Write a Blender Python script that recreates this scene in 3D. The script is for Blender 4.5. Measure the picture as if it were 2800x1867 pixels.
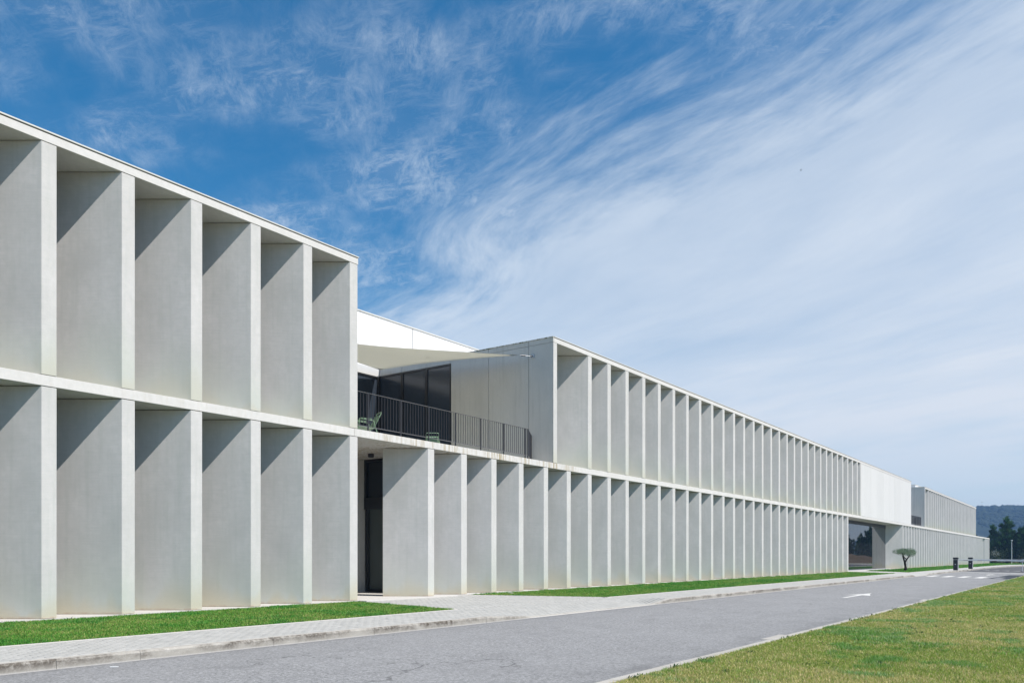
import bpy, bmesh, math, random
import numpy as np
from mathutils import Vector, Matrix, noise as mnoise

random.seed(7); rng = np.random.default_rng(7)
R = math.radians
scene = bpy.context.scene
C = scene.collection
for o in list(bpy.data.objects): bpy.data.objects.remove(o, do_unlink=True)

# ------------------------------------------------------------------ camera
CAM = (16.87, 0.0, 1.25)
TH = math.atan(1603/2222)                       # angle between lens axis and facade
cs, sn = math.cos(TH), math.sin(TH)
cam = bpy.data.cameras.new('camera'); camo = bpy.data.objects.new('camera', cam); C.objects.link(camo)
camo.location = CAM; camo.rotation_euler = (R(90), 0, TH)
cam.sensor_width = 36; cam.lens = 36*2222/2800; cam.shift_y = 588.5/2800
cam.clip_start = 0.1; cam.clip_end = 12000
scene.camera = camo

# ------------------------------------------------------------------ light
SUN = Vector((1.0, 0.17, 1.36)).normalized()
sun_el = math.asin(SUN.z); sun_az = math.atan2(SUN.x, SUN.y)     # azimuth from +Y clockwise
sl = bpy.data.lights.new('sun', 'SUN'); so = bpy.data.objects.new('sun', sl); C.objects.link(so)
sl.energy = 4.9; sl.angle = R(0.5); sl.color = (1.0, 0.955, 0.90)
so.rotation_euler = SUN.to_track_quat('Z', 'Y').to_euler(); so.location = (40, 10, 60)

world = bpy.data.worlds.new('World'); scene.world = world; world.use_nodes = True
wt = world.node_tree; wt.nodes.clear()
class G:
    """tiny node graph helper"""
    def __init__(s, t): s.t = t
    def n(s, typ, **kw):
        nd = s.t.nodes.new(typ)
        for k, v in kw.items(): setattr(nd, k, v)
        return nd
    def put(s, sock, v):
        if v is None: return
        if isinstance(v, bpy.types.NodeSocket): s.t.links.new(v, sock)
        else: sock.default_value = v
    def m(s, op, a, b=None, c=None, clamp=False):
        nd = s.n('ShaderNodeMath', operation=op); nd.use_clamp = clamp
        for i, v in enumerate((a, b, c)): s.put(nd.inputs[i], v)
        return nd.outputs[0]
    def mr(s, v, a, b, c=0.0, d=1.0, smooth=False):
        nd = s.n('ShaderNodeMapRange'); nd.clamp = True
        if smooth: nd.interpolation_type = 'SMOOTHSTEP'
        for i, x in enumerate((v, a, b, c, d)): s.put(nd.inputs[i], x)
        return nd.outputs[0]
    def mix(s, f, a, b, typ='MIX'):
        nd = s.n('ShaderNodeMix', data_type='RGBA', blend_type=typ)
        s.put(nd.inputs[0], f); s.put(nd.inputs[6], a); s.put(nd.inputs[7], b)
        return nd.outputs[2]
    def noise(s, vec, scale, detail=4, rough=.5, dist=0.0, fac=True):
        nd = s.n('ShaderNodeTexNoise'); nd.inputs['Scale'].default_value = scale
        nd.inputs['Detail'].default_value = detail; nd.inputs['Roughness'].default_value = rough
        nd.inputs['Distortion'].default_value = dist
        if vec is not None: s.t.links.new(vec, nd.inputs['Vector'])
        return nd.outputs['Fac']
    def xyz(s, x, y, z=0.0):
        nd = s.n('ShaderNodeCombineXYZ')
        for i, v in enumerate((x, y, z)): s.put(nd.inputs[i], v)
        return nd.outputs[0]
    def scale(s, vec, sc):
        nd = s.n('ShaderNodeVectorMath', operation='MULTIPLY'); s.t.links.new(vec, nd.inputs[0])
        nd.inputs[1].default_value = sc; return nd.outputs[0]

g = G(wt)
sky = g.n('ShaderNodeTexSky', sky_type='NISHITA'); sky.sun_disc = False
sky.sun_elevation = sun_el; sky.sun_rotation = sun_az; sky.altitude = 100
sky.air_density = 1.0; sky.dust_density = 0.35; sky.ozone_density = 2.2
hs = g.n('ShaderNodeHueSaturation'); wt.links.new(sky.outputs[0], hs.inputs['Color'])
hs.inputs['Hue'].default_value = 0.492; hs.inputs['Saturation'].default_value = 1.42; hs.inputs['Value'].default_value = 1.10
tc = g.n('ShaderNodeTexCoord'); sp = g.n('ShaderNodeSeparateXYZ'); wt.links.new(tc.outputs['Generated'], sp.inputs[0])
zc = g.m('ADD', g.m('MAXIMUM', sp.outputs[2], 0.0), 0.10)
px = g.m('DIVIDE', sp.outputs[0], zc); py = g.m('DIVIDE', sp.outputs[1], zc)
q = g.m('ADD', g.m('MULTIPLY', px, .34), g.m('MULTIPLY', py, .94))      # across the streaks
p = g.m('ADD', g.m('MULTIPLY', px, -.94), g.m('MULTIPLY', py, .34))     # along the streaks
pl = g.xyz(p, q, 0.0)
warp = g.noise(pl, .7, 2, .5)
qw = g.m('ADD', q, g.m('MULTIPLY', g.m('SUBTRACT', warp, .5), .55))
st1 = g.noise(g.xyz(g.m('MULTIPLY', p, .75), g.m('MULTIPLY', qw, 1.7), 3.0), 1.3, 6, .52, .12)
st2 = g.noise(g.xyz(g.m('MULTIPLY', p, 1.2), g.m('MULTIPLY', qw, 3.6), 7.0), 2.2, 12, .66, .22)
st3 = g.noise(g.xyz(g.m('MULTIPLY', p, 1.6), g.m('MULTIPLY', qw, 9.0), 4.0), 2.6, 9, .66, .12)
qe = g.m('ADD', qw, g.m('MULTIPLY', g.m('SUBTRACT', g.m('MINIMUM', g.m('MAXIMUM', p, .2), 2.6), 1.25), .10))
edge = g.mr(g.m('ADD', qe, g.m('ADD', g.m('MULTIPLY', g.m('SUBTRACT', st2, .5), .75), g.m('MULTIPLY', g.m('SUBTRACT', st3, .5), .18))), .84, 1.40, 0, 1, True)
body = g.m('ADD', .75, g.m('ADD', g.m('MULTIPLY', g.m('SUBTRACT', st1, .5), .75), g.m('ADD', g.m('MULTIPLY', g.m('SUBTRACT', st2, .5), .20), g.m('MULTIPLY', g.m('SUBTRACT', st3, .5), .12))))
body = g.m('ADD', body, g.mr(q, 1.4, 3.4, 0, .20), clamp=True)
veil = g.m('MULTIPLY', edge, body)
# loose feathery wisps in the blue part
def rotv(a):
    r_ = g.n('ShaderNodeVectorRotate', rotation_type='Z_AXIS'); wt.links.new(pl, r_.inputs['Vector']); r_.inputs['Angle'].default_value = R(a); return r_.outputs[0]
big = g.noise(g.scale(rotv(10), (1.0, 1.2, 1.0)), 2.6, 3, .55, .2)
fa = g.noise(g.scale(rotv(-20), (1.0, 2.2, 1.0)), 6.5, 15, .74, .3)
fb = g.noise(g.scale(rotv(40), (1.0, 2.4, 1.0)), 8.0, 15, .76, .4)
feather = g.m('MAXIMUM', g.mr(fa, .46, .76, 0, 1), g.m('MULTIPLY', g.mr(fb, .48, .76, 0, 1), .9))
big = g.m('ADD', big, g.m('MULTIPLY', g.mr(q, .45, .8, 0, .08, True), g.mr(q, .9, 1.25, 1, .2, True)))
wisp = g.m('MULTIPLY', g.mr(big, .38, .74, 0.05, 1, True), feather)
wisp = g.m('ADD', g.m('MULTIPLY', wisp, .72), g.mr(big, .38, .80, 0.0, .14))
cl = g.m('MAXIMUM', veil, wisp, clamp=True)
hor = g.mr(sp.outputs[2], 0.0, .16, .62, 1.0)
cl = g.m('MULTIPLY', cl, hor)
cl = g.m('MULTIPLY', cl, .93)
ccol = g.mix(g.mr(q, .6, 3.4), (6.2, 7.0, 7.9, 1), (7.1, 7.35, 7.75, 1))
skyc = g.mix(cl, hs.outputs[0], ccol)
bg = g.n('ShaderNodeBackground'); wt.links.new(skyc, bg.inputs[0]); bg.inputs[1].default_value = 0.10
wo = g.n('ShaderNodeOutputWorld'); wt.links.new(bg.outputs[0], wo.inputs[0])

scene.render.engine = 'CYCLES'
scene.view_settings.view_transform = 'Standard'; scene.view_settings.look = 'None'
scene.view_settings.exposure = 0.25; scene.view_settings.gamma = 1.0
scene.view_settings.use_curve_mapping = False
scene.render.film_transparent = False

# ------------------------------------------------------------------ materials
def material(name, build, rough=.85, spec=.3):
    m = bpy.data.materials.new(name); m.use_nodes = True; t = m.node_tree; t.nodes.clear()
    g = G(t); b = g.n('ShaderNodeBsdfPrincipled'); o = g.n('ShaderNodeOutputMaterial')
    t.links.new(b.outputs[0], o.inputs[0])
    b.inputs['Roughness'].default_value = rough; b.inputs['Specular IOR Level'].default_value = spec
    pos = g.n('ShaderNodeNewGeometry')
    build(g, b, pos.outputs['Position'], pos)
    return m
def bump(g, b, h, strength=.3, dist=.01):
    n = g.n('ShaderNodeBump'); n.inputs['Strength'].default_value = strength; n.inputs['Distance'].default_value = dist
    g.t.links.new(h, n.inputs['Height']); g.t.links.new(n.outputs[0], b.inputs['Normal'])
def plain(name, col, rough=.6, spec=.4, metal=0.0, var=.12, sc=6.0):
    def f(g, b, P, geo):
        n = g.noise(P, sc, 5, .6)
        c2 = tuple(x*(1-var) for x in col)+(1,); c1 = tuple(min(1, x*(1+var)) for x in col)+(1,)
        g.put(b.inputs['Base Color'], g.mix(n, c2, c1)); b.inputs['Metallic'].default_value = metal
    return material(name, f, rough, spec)

CON = (.545, .55, .53)
def f_concrete(g, b, P, geo):
    s = g.n('ShaderNodeSeparateXYZ'); g.t.links.new(P, s.inputs[0])
    cloud = g.noise(g.scale(P, (.9, .9, .6)), 1.3, 6, .6)
    mid = g.noise(g.scale(P, (1, 1, 1)), 7, 6, .6)
    boards = g.noise(g.scale(P, (1.6, 1.6, 34)), 1.6, 4, .6)      # faint horizontal brushing
    drip = g.noise(g.scale(P, (7, 7, .35)), 1.4, 5, .6)
    col = g.mix(g.mr(cloud, .3, .7), (.54, .525, .505, 1), (.66, .635, .615, 1))
    col = g.mix(g.mr(mid, .3, .7), col, g.mix(.5, col, (.50, .495, .47, 1)))
    col = g.mix(g.m('MULTIPLY', g.mr(boards, .42, .66), .22), col, (.42, .44, .42, 1))
    col = g.mix(g.m('MULTIPLY', g.mr(drip, .48, .72), .26), col, (.40, .43, .39, 1))
    # weathering that creeps up from each storey's foot: greenish, then ochre splash at the ground
    z = s.outputs[2]
    up = g.m('SUBTRACT', z, g.m('MULTIPLY', g.m('GREATER_THAN', z, 4.73), 4.84))
    big = g.noise(g.scale(P, (.55, .55, .1)), 1.0, 3, .5)
    lim = g.mr(big, .3, .7, .5, 2.6)
    green = g.m('MULTIPLY', g.mr(g.m('DIVIDE', up, lim), 0, 1, 1, 0, True), g.mr(cloud, .3, .7, .4, .85))
    col = g.mix(green, col, (.50, .53, .46, 1))
    lim2 = g.mr(g.noise(g.scale(P, (.45, .45, .1)), 1.3, 4, .6), .35, .68, .05, 1.15)
    och = g.m('MULTIPLY', g.mr(g.m('DIVIDE', up, lim2), 0, 1, 1, 0, True), g.mr(z, 1.5, 4.0, .62, .28))
    col = g.mix(och, col, (.53, .46, .32, 1))
    foot = g.m('MULTIPLY', g.mr(z, .03, .09, 1, 0), g.mr(mid, .42, .6, 0, .6))
    col = g.mix(foot, col, (.40, .26, .19, 1))
    # pin holes
    vo = g.n('ShaderNodeTexVoronoi'); vo.inputs['Scale'].default_value = 9; g.t.links.new(P, vo.inputs['Vector'])
    col = g.mix(g.mr(vo.outputs['Distance'], .03, .055, .45, 0), col, (.25, .26, .25, 1))
    g.put(b.inputs['Base Color'], col)
    h = g.m('ADD', g.noise(P, 60, 4, .6), g.m('MULTIPLY', boards, .8))
    bump(g, b, h, .25, .004)
M_con = material('concrete', f_concrete, .88, .2)

def f_band(g, b, P, geo):
    s = g.n('ShaderNodeSeparateXYZ'); g.t.links.new(P, s.inputs[0])
    cloud = g.noise(P, 1.3, 5, .55); mid = g.noise(P, 9, 6, .6)
    col = g.mix(g.mr(cloud, .3, .7), (.63, .61, .585, 1), (.695, .67, .645, 1))
    col = g.mix(g.mr(mid, .35, .7, 0, .3), col, (.47, .48, .44, 1))
    # rusty streaks, strongest along the terrace edge
    zone = g.m('MULTIPLY', g.mr(s.outputs[1], 16.2, 18.0), g.mr(s.outputs[1], 26.5, 29.0, 1, 0))
    zone = g.m('MAXIMUM', zone, .10)
    st = g.noise(g.scale(P, (6, 6, .5)), 2.0, 6, .7)
    st = g.mr(st, .46, .60)
    ht = g.m('MULTIPLY', g.m('GREATER_THAN', s.outputs[2], 4.6), g.m('LESS_THAN', s.outputs[2], 4.85))
    clump = g.mr(g.noise(g.scale(P, (.8, .8, .1)), 1.3, 2, .5), .42, .60)
    col = g.mix(g.m('MULTIPLY', g.m('MULTIPLY', st, zone), g.m('MULTIPLY', ht, g.mr(clump, 0, 1, .35, 1.0))), col, (.36, .29, .17, 1))
    g.put(b.inputs['Base Color'], col)
    bump(g, b, g.noise(P, 55, 4, .6), .2, .004)
M_band = material('band_concrete', f_band, .88, .2)

def f_shadewall(g, b, P, geo):     # grittier cast concrete of the end walls
    cloud = g.noise(g.scale(P, (1, 1, .5)), .9, 5, .6); mid = g.noise(P, 26, 5, .7); fine = g.noise(P, 90, 3, .7)
    dr = g.noise(g.scale(P, (6, 6, .3)), 1.5, 5, .6)
    col = g.mix(g.mr(cloud, .3, .7), (.60, .585, .55, 1), (.70, .68, .64, 1))
    col = g.mix(g.mr(mid, .35, .7, 0, .45), col, (.50, .49, .46, 1))
    col = g.mix(g.mr(fine, .55, .75, 0, .4), col, (.36, .36, .35, 1))
    col = g.mix(g.mr(dr, .52, .75, 0, .3), col, (.36, .37, .33, 1))
    g.put(b.inputs['Base Color'], col); bump(g, b, mid, .3, .004)
M_end = material('end_wall_concrete', f_shadewall, .92, .15)

def f_white(g, b, P, geo):
    n = g.noise(g.scale(P, (1.2, 1.2, .25)), 1.4, 5, .6); dr = g.noise(g.scale(P, (5, 5, .15)), 2, 5, .6)
    oi = g.n('ShaderNodeObjectInfo'); col = g.mix(oi.outputs['Random'], (.585, .58, .565, 1), (.65, .64, .625, 1)); col = g.mix(g.mr(n, .3, .7, 0, .4), col, (.68, .67, .65, 1))
    col = g.mix(g.mr(dr, .5, .75, 0, .16), col, (.50, .50, .48, 1))
    g.put(b.inputs['Base Color'], col); bump(g, b, g.noise(P, 30, 4, .6), .15, .003)
M_white = material('pale_wall', f_white, .85, .2)
M_bright = plain('white_render', (.76, .755, .74), .9, .2, 0, .03, 2.5)

def f_asphalt(g, b, P, geo, base=.252, tint=(1.01, 1.0, .985)):
    agg = g.n('ShaderNodeTexVoronoi'); agg.inputs['Scale'].default_value = 42; g.t.links.new(P, agg.inputs['Vector'])
    stones = g.noise(P, 26, 6, .85); large = g.noise(P, .42, 4, .55); med = g.noise(g.scale(P, (1.0, .5, 1)), 2.1, 5, .6)
    fine = g.noise(P, 150, 2, .6)
    def c(k): return tuple(base*k*t for t in tint)+(1,)
    col = g.mix(g.mr(stones, .38, .62), c(.42), c(1.6))
    col = g.mix(g.mr(fine, .62, .74, 0, .8), col, c(2.3))
    col = g.mix(g.mr(agg.outputs['Distance'], .0, .6, .35, 0), col, c(.45))
    sp2 = g.n('ShaderNodeTexVoronoi'); sp2.inputs['Scale'].default_value = 7; g.t.links.new(P, sp2.inputs['Vector'])
    col = g.mix(g.mr(sp2.outputs['Distance'], .04, .07, .7, 0), col, c(3.0))
    col = g.mix(g.mr(large, .35, .68, 0, .55), col, g.mix(.5, col, c(1.25)))
    col = g.mix(g.mr(med, .52, .78, 0, .42), col, c(.62))
    s = g.n('ShaderNodeSeparateXYZ'); g.t.links.new(P, s.inputs[0])
    # oil and tyre-wear lanes running along the road
    lane = g.m('ABSOLUTE', g.m('SUBTRACT', s.outputs[0], g.m('ADD', 9.4, g.m('MULTIPLY', g.m('SUBTRACT', large, .5), 1.5))))
    col = g.mix(g.mr(lane, .9, 2.3, .0, .14), col, c(.75))
    edge = g.mr(s.outputs[0], 11.7, 12.4, 0, 1)
    col = g.mix(g.m('MULTIPLY', edge, g.mr(med, .4, .65, 0, .55)), col, c(.55))
    edge2 = g.mr(s.outputs[0], 6.46, 6.75, 1, 0)
    col = g.mix(g.m('MULTIPLY', edge2, .45), col, c(.55))
    crk = g.n('ShaderNodeTexVoronoi'); crk.feature = 'DISTANCE_TO_EDGE'; crk.inputs['Scale'].default_value = .33
    wv = g.n('ShaderNodeVectorMath', operation='ADD'); g.t.links.new(P, wv.inputs[0])
    nz = g.n('ShaderNodeTexNoise'); nz.inputs['Scale'].default_value = 1.5; nz.inputs['Detail'].default_value = 6
    g.t.links.new(P, nz.inputs['Vector']); sc = g.scale(nz.outputs['Color'], (1.6, 1.6, 0)); g.t.links.new(sc, wv.inputs[1])
    g.t.links.new(wv.outputs[0], crk.inputs['Vector'])
    crm = g.m('MULTIPLY', g.mr(crk.outputs['Distance'], .003, .0055, .6, 0), g.mr(g.noise(P, .22, 2, .5), .53, .60))
    col = g.mix(crm, col, c(.28))
    g.put(b.inputs['Base Color'], col)
    bump(g, b, g.m('ADD', stones, fine), .55, .006)
M_asph = material('asphalt', f_asphalt, .9, .25)
M_asph2 = material('dark_asphalt', lambda g, b, P, geo: f_asphalt(g, b, P, geo, .10, (1, 1, 1.02)), .9, .25)
M_shadow_strip = material('shadow_strip_asphalt', lambda g, b, P, geo: f_asphalt(g, b, P, geo, .055, (.9, 1, 1.15)), .9, .25)  # darker, bluer copy of the asphalt; its colour stands in for cast shade

def f_kerb(g, b, P, geo):
    s = g.n('ShaderNodeSeparateXYZ'); g.t.links.new(P, s.inputs[0])
    sn_ = g.n('ShaderNodeSeparateXYZ'); g.t.links.new(geo.outputs['Normal'], sn_.inputs[0])
    oi = g.n('ShaderNodeObjectInfo')
    n1 = g.noise(g.scale(P, (1, .8, 2)), 1.3, 5, .6); n2 = g.noise(P, 16, 7, .72); n3 = g.noise(P, 70, 4, .7)
    col = g.mix(g.mr(n1, .3, .7), (.40, .375, .33, 1), (.52, .49, .44, 1))
    col = g.mix(g.mr(n3, .4, .72, 0, .5), col, (.28, .26, .23, 1))
    col = g.mix(g.m('MULTIPLY', g.mr(n2, .55, .72, 0, .5), 1.0), col, (.60, .58, .54, 1))
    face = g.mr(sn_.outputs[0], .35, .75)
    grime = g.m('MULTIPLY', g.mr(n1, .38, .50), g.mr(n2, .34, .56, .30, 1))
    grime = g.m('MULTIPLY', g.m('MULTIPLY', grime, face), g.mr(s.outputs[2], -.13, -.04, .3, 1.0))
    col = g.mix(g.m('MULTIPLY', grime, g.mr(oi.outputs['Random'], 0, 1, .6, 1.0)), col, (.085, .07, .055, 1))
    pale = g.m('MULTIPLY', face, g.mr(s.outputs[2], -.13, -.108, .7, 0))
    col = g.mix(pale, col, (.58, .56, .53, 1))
    g.put(b.inputs['Base Color'], col); bump(g, b, g.m('ADD', n2, n3), .5, .006)
M_kerb = material('kerb_concrete', f_kerb, .92, .15)

def f_paver(g, b, P, geo):
    # tone per block from a cell pattern matching the 200 x 100 mm blocks, plus grain
    n1 = g.noise(P, .9, 4, .55); n2 = g.noise(P, 45, 4, .7); s = g.n('ShaderNodeTexVoronoi'); s.inputs['Scale'].default_value = 5.5
    g.t.links.new(P, s.inputs['Vector']); sx = g.n('ShaderNodeSeparateXYZ'); g.t.links.new(s.outputs['Color'], sx.inputs[0])
    col = g.mix(sx.outputs[0], (.365, .36, .335, 1), (.445, .435, .405, 1))
    col = g.mix(g.mr(n1, .35, .7, 0, .5), col, (.45, .435, .40, 1))
    col = g.mix(g.mr(n2, .45, .7, 0, .45), col, (.31, .305, .29, 1))
    g.put(b.inputs['Base Color'], col); bump(g, b, n2, .4, .004)
M_paver = material('paver_concrete', f_paver, .92, .15)
M_sand = plain('joint_sand', (.22, .21, .19), .95, .1, 0, .25, 20)
M_edging = plain('edging_concrete', (.53, .50, .455), .9, .2, 0, .12, 14)
M_path = plain('path_concrete', (.44, .43, .40), .92, .2, 0, .1, 3)
M_plinth = plain('plinth_concrete', (.53, .505, .47), .9, .2, 0, .14, 7)
def f_paint(g, b, P, geo):
    n = g.noise(P, 22, 6, .75); n2 = g.noise(P, 2.2, 4, .6)
    col = g.mix(g.mr(n, .52, .72, 0, .75), (.68, .66, .62, 1), (.30, .30, .30, 1))
    col = g.mix(g.mr(n2, .45, .75, 0, .3), col, (.42, .41, .40, 1))
    g.put(b.inputs['Base Color'], col)
M_paint = material('road_paint', f_paint, .8, .3)
M_greypaint = plain('grey_road_paint', (.22, .22, .22), .9, .2, 0, .3, 16)

def f_glass(g, b, P, geo, col=(.012, .016, .022)):
    n = g.noise(P, .35, 2, .5)
    g.put(b.inputs['Base Color'], g.mix(n, col+(1,), tuple(c*1.8 for c in col)+(1,)))
    b.inputs['IOR'].default_value = 1.52
    bump(g, b, g.noise(g.scale(P, (1, 1, .35)), .55, 1, .4), .05, .02)
M_glass = material('dark_glass', f_glass, .02, .5)
M_glassT = material('tinted_terrace_glass', lambda g, b, P, geo: f_glass(g, b, P, geo, (.026, .033, .045)), .16, .5)
def f_glassR(g, b, P, geo):
    f_glass(g, b, P, geo, (.010, .012, .014)); b.inputs['IOR'].default_value = 1.95
M_glassR = material('lobby_glass', f_glassR, .012, .5)
M_frost = plain('grey_door_glass', (.085, .10, .095), .12, .5, 0, .1, 1)
M_frame = plain('black_aluminium', (.018, .019, .022), .4, .5, 0, .2, 8)
M_steel = plain('dark_painted_steel', (.032, .032, .038), .42, .5, 0, .15, 8)
M_rail = plain('handrail_steel', (.13, .125, .13), .35, .6, .3, .15, 8)
M_green = plain('sage_green_metal', (.20, .31, .20), .4, .5, 0, .12, 9)
def f_sail(g, b, P, geo):
    n = g.noise(P, .9, 4, .5); w = g.n('ShaderNodeTexWave'); w.inputs['Scale'].default_value = 60; g.t.links.new(P, w.inputs['Vector'])
    g.put(b.inputs['Base Color'], g.mix(n, (.60, .59, .51, 1), (.66, .645, .57, 1)))
    tr = g.n('ShaderNodeBsdfTranslucent'); tr.inputs[0].default_value = (.62, .60, .50, 1)
    mx = g.n('ShaderNodeMixShader'); mx.inputs[0].default_value = .42
    out = [n for n in g.t.nodes if n.type == 'OUTPUT_MATERIAL'][0]
    g.t.links.new(b.outputs[0], mx.inputs[1]); g.t.links.new(tr.outputs[0], mx.inputs[2]); g.t.links.new(mx.outputs[0], out.inputs[0])
M_sail = material('sail_cloth', f_sail, .9, .1)
M_coping = plain('coping_metal', (.62, .61, .57), .55, .4, .0, .08, 3)
M_gap = plain('shadow_gap_seal', (.06, .06, .055), .9, .1, 0, .2, 10)
def f_moss(g, b, P, geo):
    n = g.noise(g.scale(P, (3, 3, 1)), 2.0, 6, .7)
    g.put(b.inputs['Base Color'], g.mix(g.mr(n, .46, .6), (.60, .59, .55, 1), (.16, .17, .09, 1)))
M_moss = material('mossy_coping', f_moss, .8, .2)
M_soil = plain('lawn_soil', (.23, .21, .08), .95, .1, 0, .35, 9)
M_soilg = plain('green_verge_soil', (.06, .13, .03), .95, .1, 0, .35, 9)  # dark green ground colour of the verges

def f_blade(g, b, P, geo):
    at = g.n('ShaderNodeAttribute'); at.attribute_name = 'Col'
    g.put(b.inputs['Base Color'], at.outputs['Color'])
    tr = g.n('ShaderNodeBsdfTranslucent'); g.t.links.new(at.outputs['Color'], tr.inputs[0])
    mx = g.n('ShaderNodeMixShader'); mx.inputs[0].default_value = .38
    out = [n for n in g.t.nodes if n.type == 'OUTPUT_MATERIAL'][0]
    g.t.links.new(b.outputs[0], mx.inputs[1]); g.t.links.new(tr.outputs[0], mx.inputs[2]); g.t.links.new(mx.outputs[0], out.inputs[0])
M_blade = material('leaf_blade', f_blade, .6, .25)

def f_field(g, b, P, geo):
    n = g.noise(P, .06, 5, .6); n2 = g.noise(P, 1.3, 5, .7)
    col = g.mix(g.mr(n, .35, .65), (.10, .115, .035, 1), (.20, .155, .06, 1))
    col = g.mix(g.mr(n2, .4, .7, 0, .5), col, (.06, .085, .025, 1))
    g.put(b.inputs['Base Color'], col); bump(g, b, n2, .5, .1)
M_field = material('rough_field', f_field, .95, .1)
def f_hill(g, b, P, geo):
    n = g.noise(g.scale(P, (1, 1, 1.6)), .03, 7, .7); n2 = g.noise(P, .006, 5, .6)
    col = g.mix(g.mr(n, .38, .64), (.008, .014, .012, 1), (.035, .048, .028, 1))
    col = g.mix(g.mr(n2, .60, .68, 0, .45), col, (.16, .15, .10, 1))
    g.put(b.inputs['Base Color'], col)
M_hill = material('forested_hill', f_hill, .95, .1)
M_earth = plain('earth_bank', (.13, .088, .055), .95, .1, 0, .4, .6)
M_bark = plain('olive_bark', (.055, .045, .040), .9, .2, 0, .35, 18)
M_pbark = plain('pine_bark', (.09, .06, .045), .9, .2, 0, .3, 6)
M_red = plain('red_reflector', (.30, .035, .03), .4, .5, 0, .1, 9)
M_wpaint = plain('white_metal_paint', (.80, .80, .79), .4, .5, 0, .04, 9)
M_black = plain('anthracite_cabinet', (.022, .022, .026), .45, .5, 0, .15, 9)
M_galv = plain('galvanised_metal', (.50, .51, .53), .45, .5, .4, .1, 12)
M_paper = plain('paper', (.80, .80, .78), .8, .2, 0, .03, 9)
M_bird = plain('bird_feather', (.03, .035, .045), .8, .2, 0, .2, 9)
M_car = plain('car_paint_silver', (.60, .62, .64), .25, .6, .3, .03, 1)
M_tyre = plain('tyre_rubber', (.02, .02, .02), .8, .2, 0, .1, 9)

# ------------------------------------------------------------------ object helpers
def empty(name, loc=(0, 0, 0), label=None, cat=None, group=None, kind=None, parent=None):
    o = bpy.data.objects.new(name, None); C.objects.link(o); o.location = loc; o.empty_display_size = .3
    if parent: o.parent = parent
    tag(o, label, cat, group, kind); return o
def tag(o, label=None, cat=None, group=None, kind=None):
    if label: o['label'] = label
    if cat: o['category'] = cat
    if group: o['group'] = group
    if kind: o['kind'] = kind
    return o
def link(name, me, parent=None, loc=None):
    o = bpy.data.objects.new(name, me); C.objects.link(o)
    if parent: o.parent = parent
    if loc is not None: o.location = loc
    return o
class MB:
    def __init__(s): s.bm = bmesh.new()
    def box(s, x0, x1, y0, y1, z0, z1, bev=0.0):
        vs = [s.bm.verts.new(v) for v in ((x0,y0,z0),(x1,y0,z0),(x1,y1,z0),(x0,y1,z0),(x0,y0,z1),(x1,y0,z1),(x1,y1,z1),(x0,y1,z1))]
        fs = [s.bm.faces.new([vs[i] for i in f]) for f in ((0,3,2,1),(4,5,6,7),(0,1,5,4),(1,2,6,5),(2,3,7,6),(3,0,4,7))]
        if bev:
            es = {e for f in fs for e in f.edges}
            bmesh.ops.bevel(s.bm, geom=list(es), offset=bev, segments=1, affect='EDGES', profile=.5)
        return s
    def prism(s, pts, z0, z1, bev=0.0):       # pts counter-clockwise in plan
        zz = (lambda z, p: z(p) if callable(z) else z)
        lo = [s.bm.verts.new((x, y, zz(z0, (x, y)))) for x, y in pts]; hi = [s.bm.verts.new((x, y, zz(z1, (x, y)))) for x, y in pts]
        n = len(pts); fs = [s.bm.faces.new(list(reversed(lo))), s.bm.faces.new(hi)]
        for i in range(n): fs.append(s.bm.faces.new((lo[i], lo[(i+1) % n], hi[(i+1) % n], hi[i])))
        if bev:
            es = {e for f in fs for e in f.edges}
            bmesh.ops.bevel(s.bm, geom=list(es), offset=bev, segments=1, affect='EDGES', profile=.5)
        return s
    def tube(s, pts, r, n=8, cap=True):
        pts = [Vector(p) for p in pts]; rs = r if isinstance(r, (list, tuple)) else [r]*len(pts)
        rings = []; up = Vector((0, 0, 1))
        for i, p in enumerate(pts):
            d = (pts[min(i+1, len(pts)-1)] - pts[max(i-1, 0)]).normalized()
            a = d.cross(up);
            if a.length < .1: a = d.cross(Vector((1, 0, 0)))
            a.normalize(); b_ = d.cross(a).normalized()
            rings.append([s.bm.verts.new(p + (a*math.cos(2*math.pi*k/n)+b_*math.sin(2*math.pi*k/n))*rs[i]) for k in range(n)])
        for i in range(len(rings)-1):
            for k in range(n):
                s.bm.faces.new((rings[i][k], rings[i][(k+1) % n], rings[i+1][(k+1) % n], rings[i+1][k]))
        if cap:
            s.bm.faces.new(list(reversed(rings[0]))); s.bm.faces.new(rings[-1])
        return s
    def mesh(s, name, mat, smooth=False):
        bmesh.ops.recalc_face_normals(s.bm, faces=s.bm.faces)
        me = bpy.data.meshes.new(name); s.bm.to_mesh(me); s.bm.free(); me.materials.append(mat)
        if smooth:
            for p_ in me.polygons: p_.use_smooth = True
        return me
    def obj(s, name, mat, parent=None, loc=None, smooth=False):
        return link(name, s.mesh(name, mat, smooth), parent, loc)
def sheet(name, pts, z, mat, parent=None):
    bm = bmesh.new(); bm.faces.new([bm.verts.new((x, y, z)) for x, y in pts])
    bmesh.ops.triangulate(bm, faces=bm.faces); bm.normal_update()
    bmesh.ops.reverse_faces(bm, faces=[f for f in bm.faces if f.normal.z < 0])
    me = bpy.data.meshes.new(name); bm.to_mesh(me); bm.free(); me.materials.append(mat)
    return link(name, me, parent)
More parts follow.
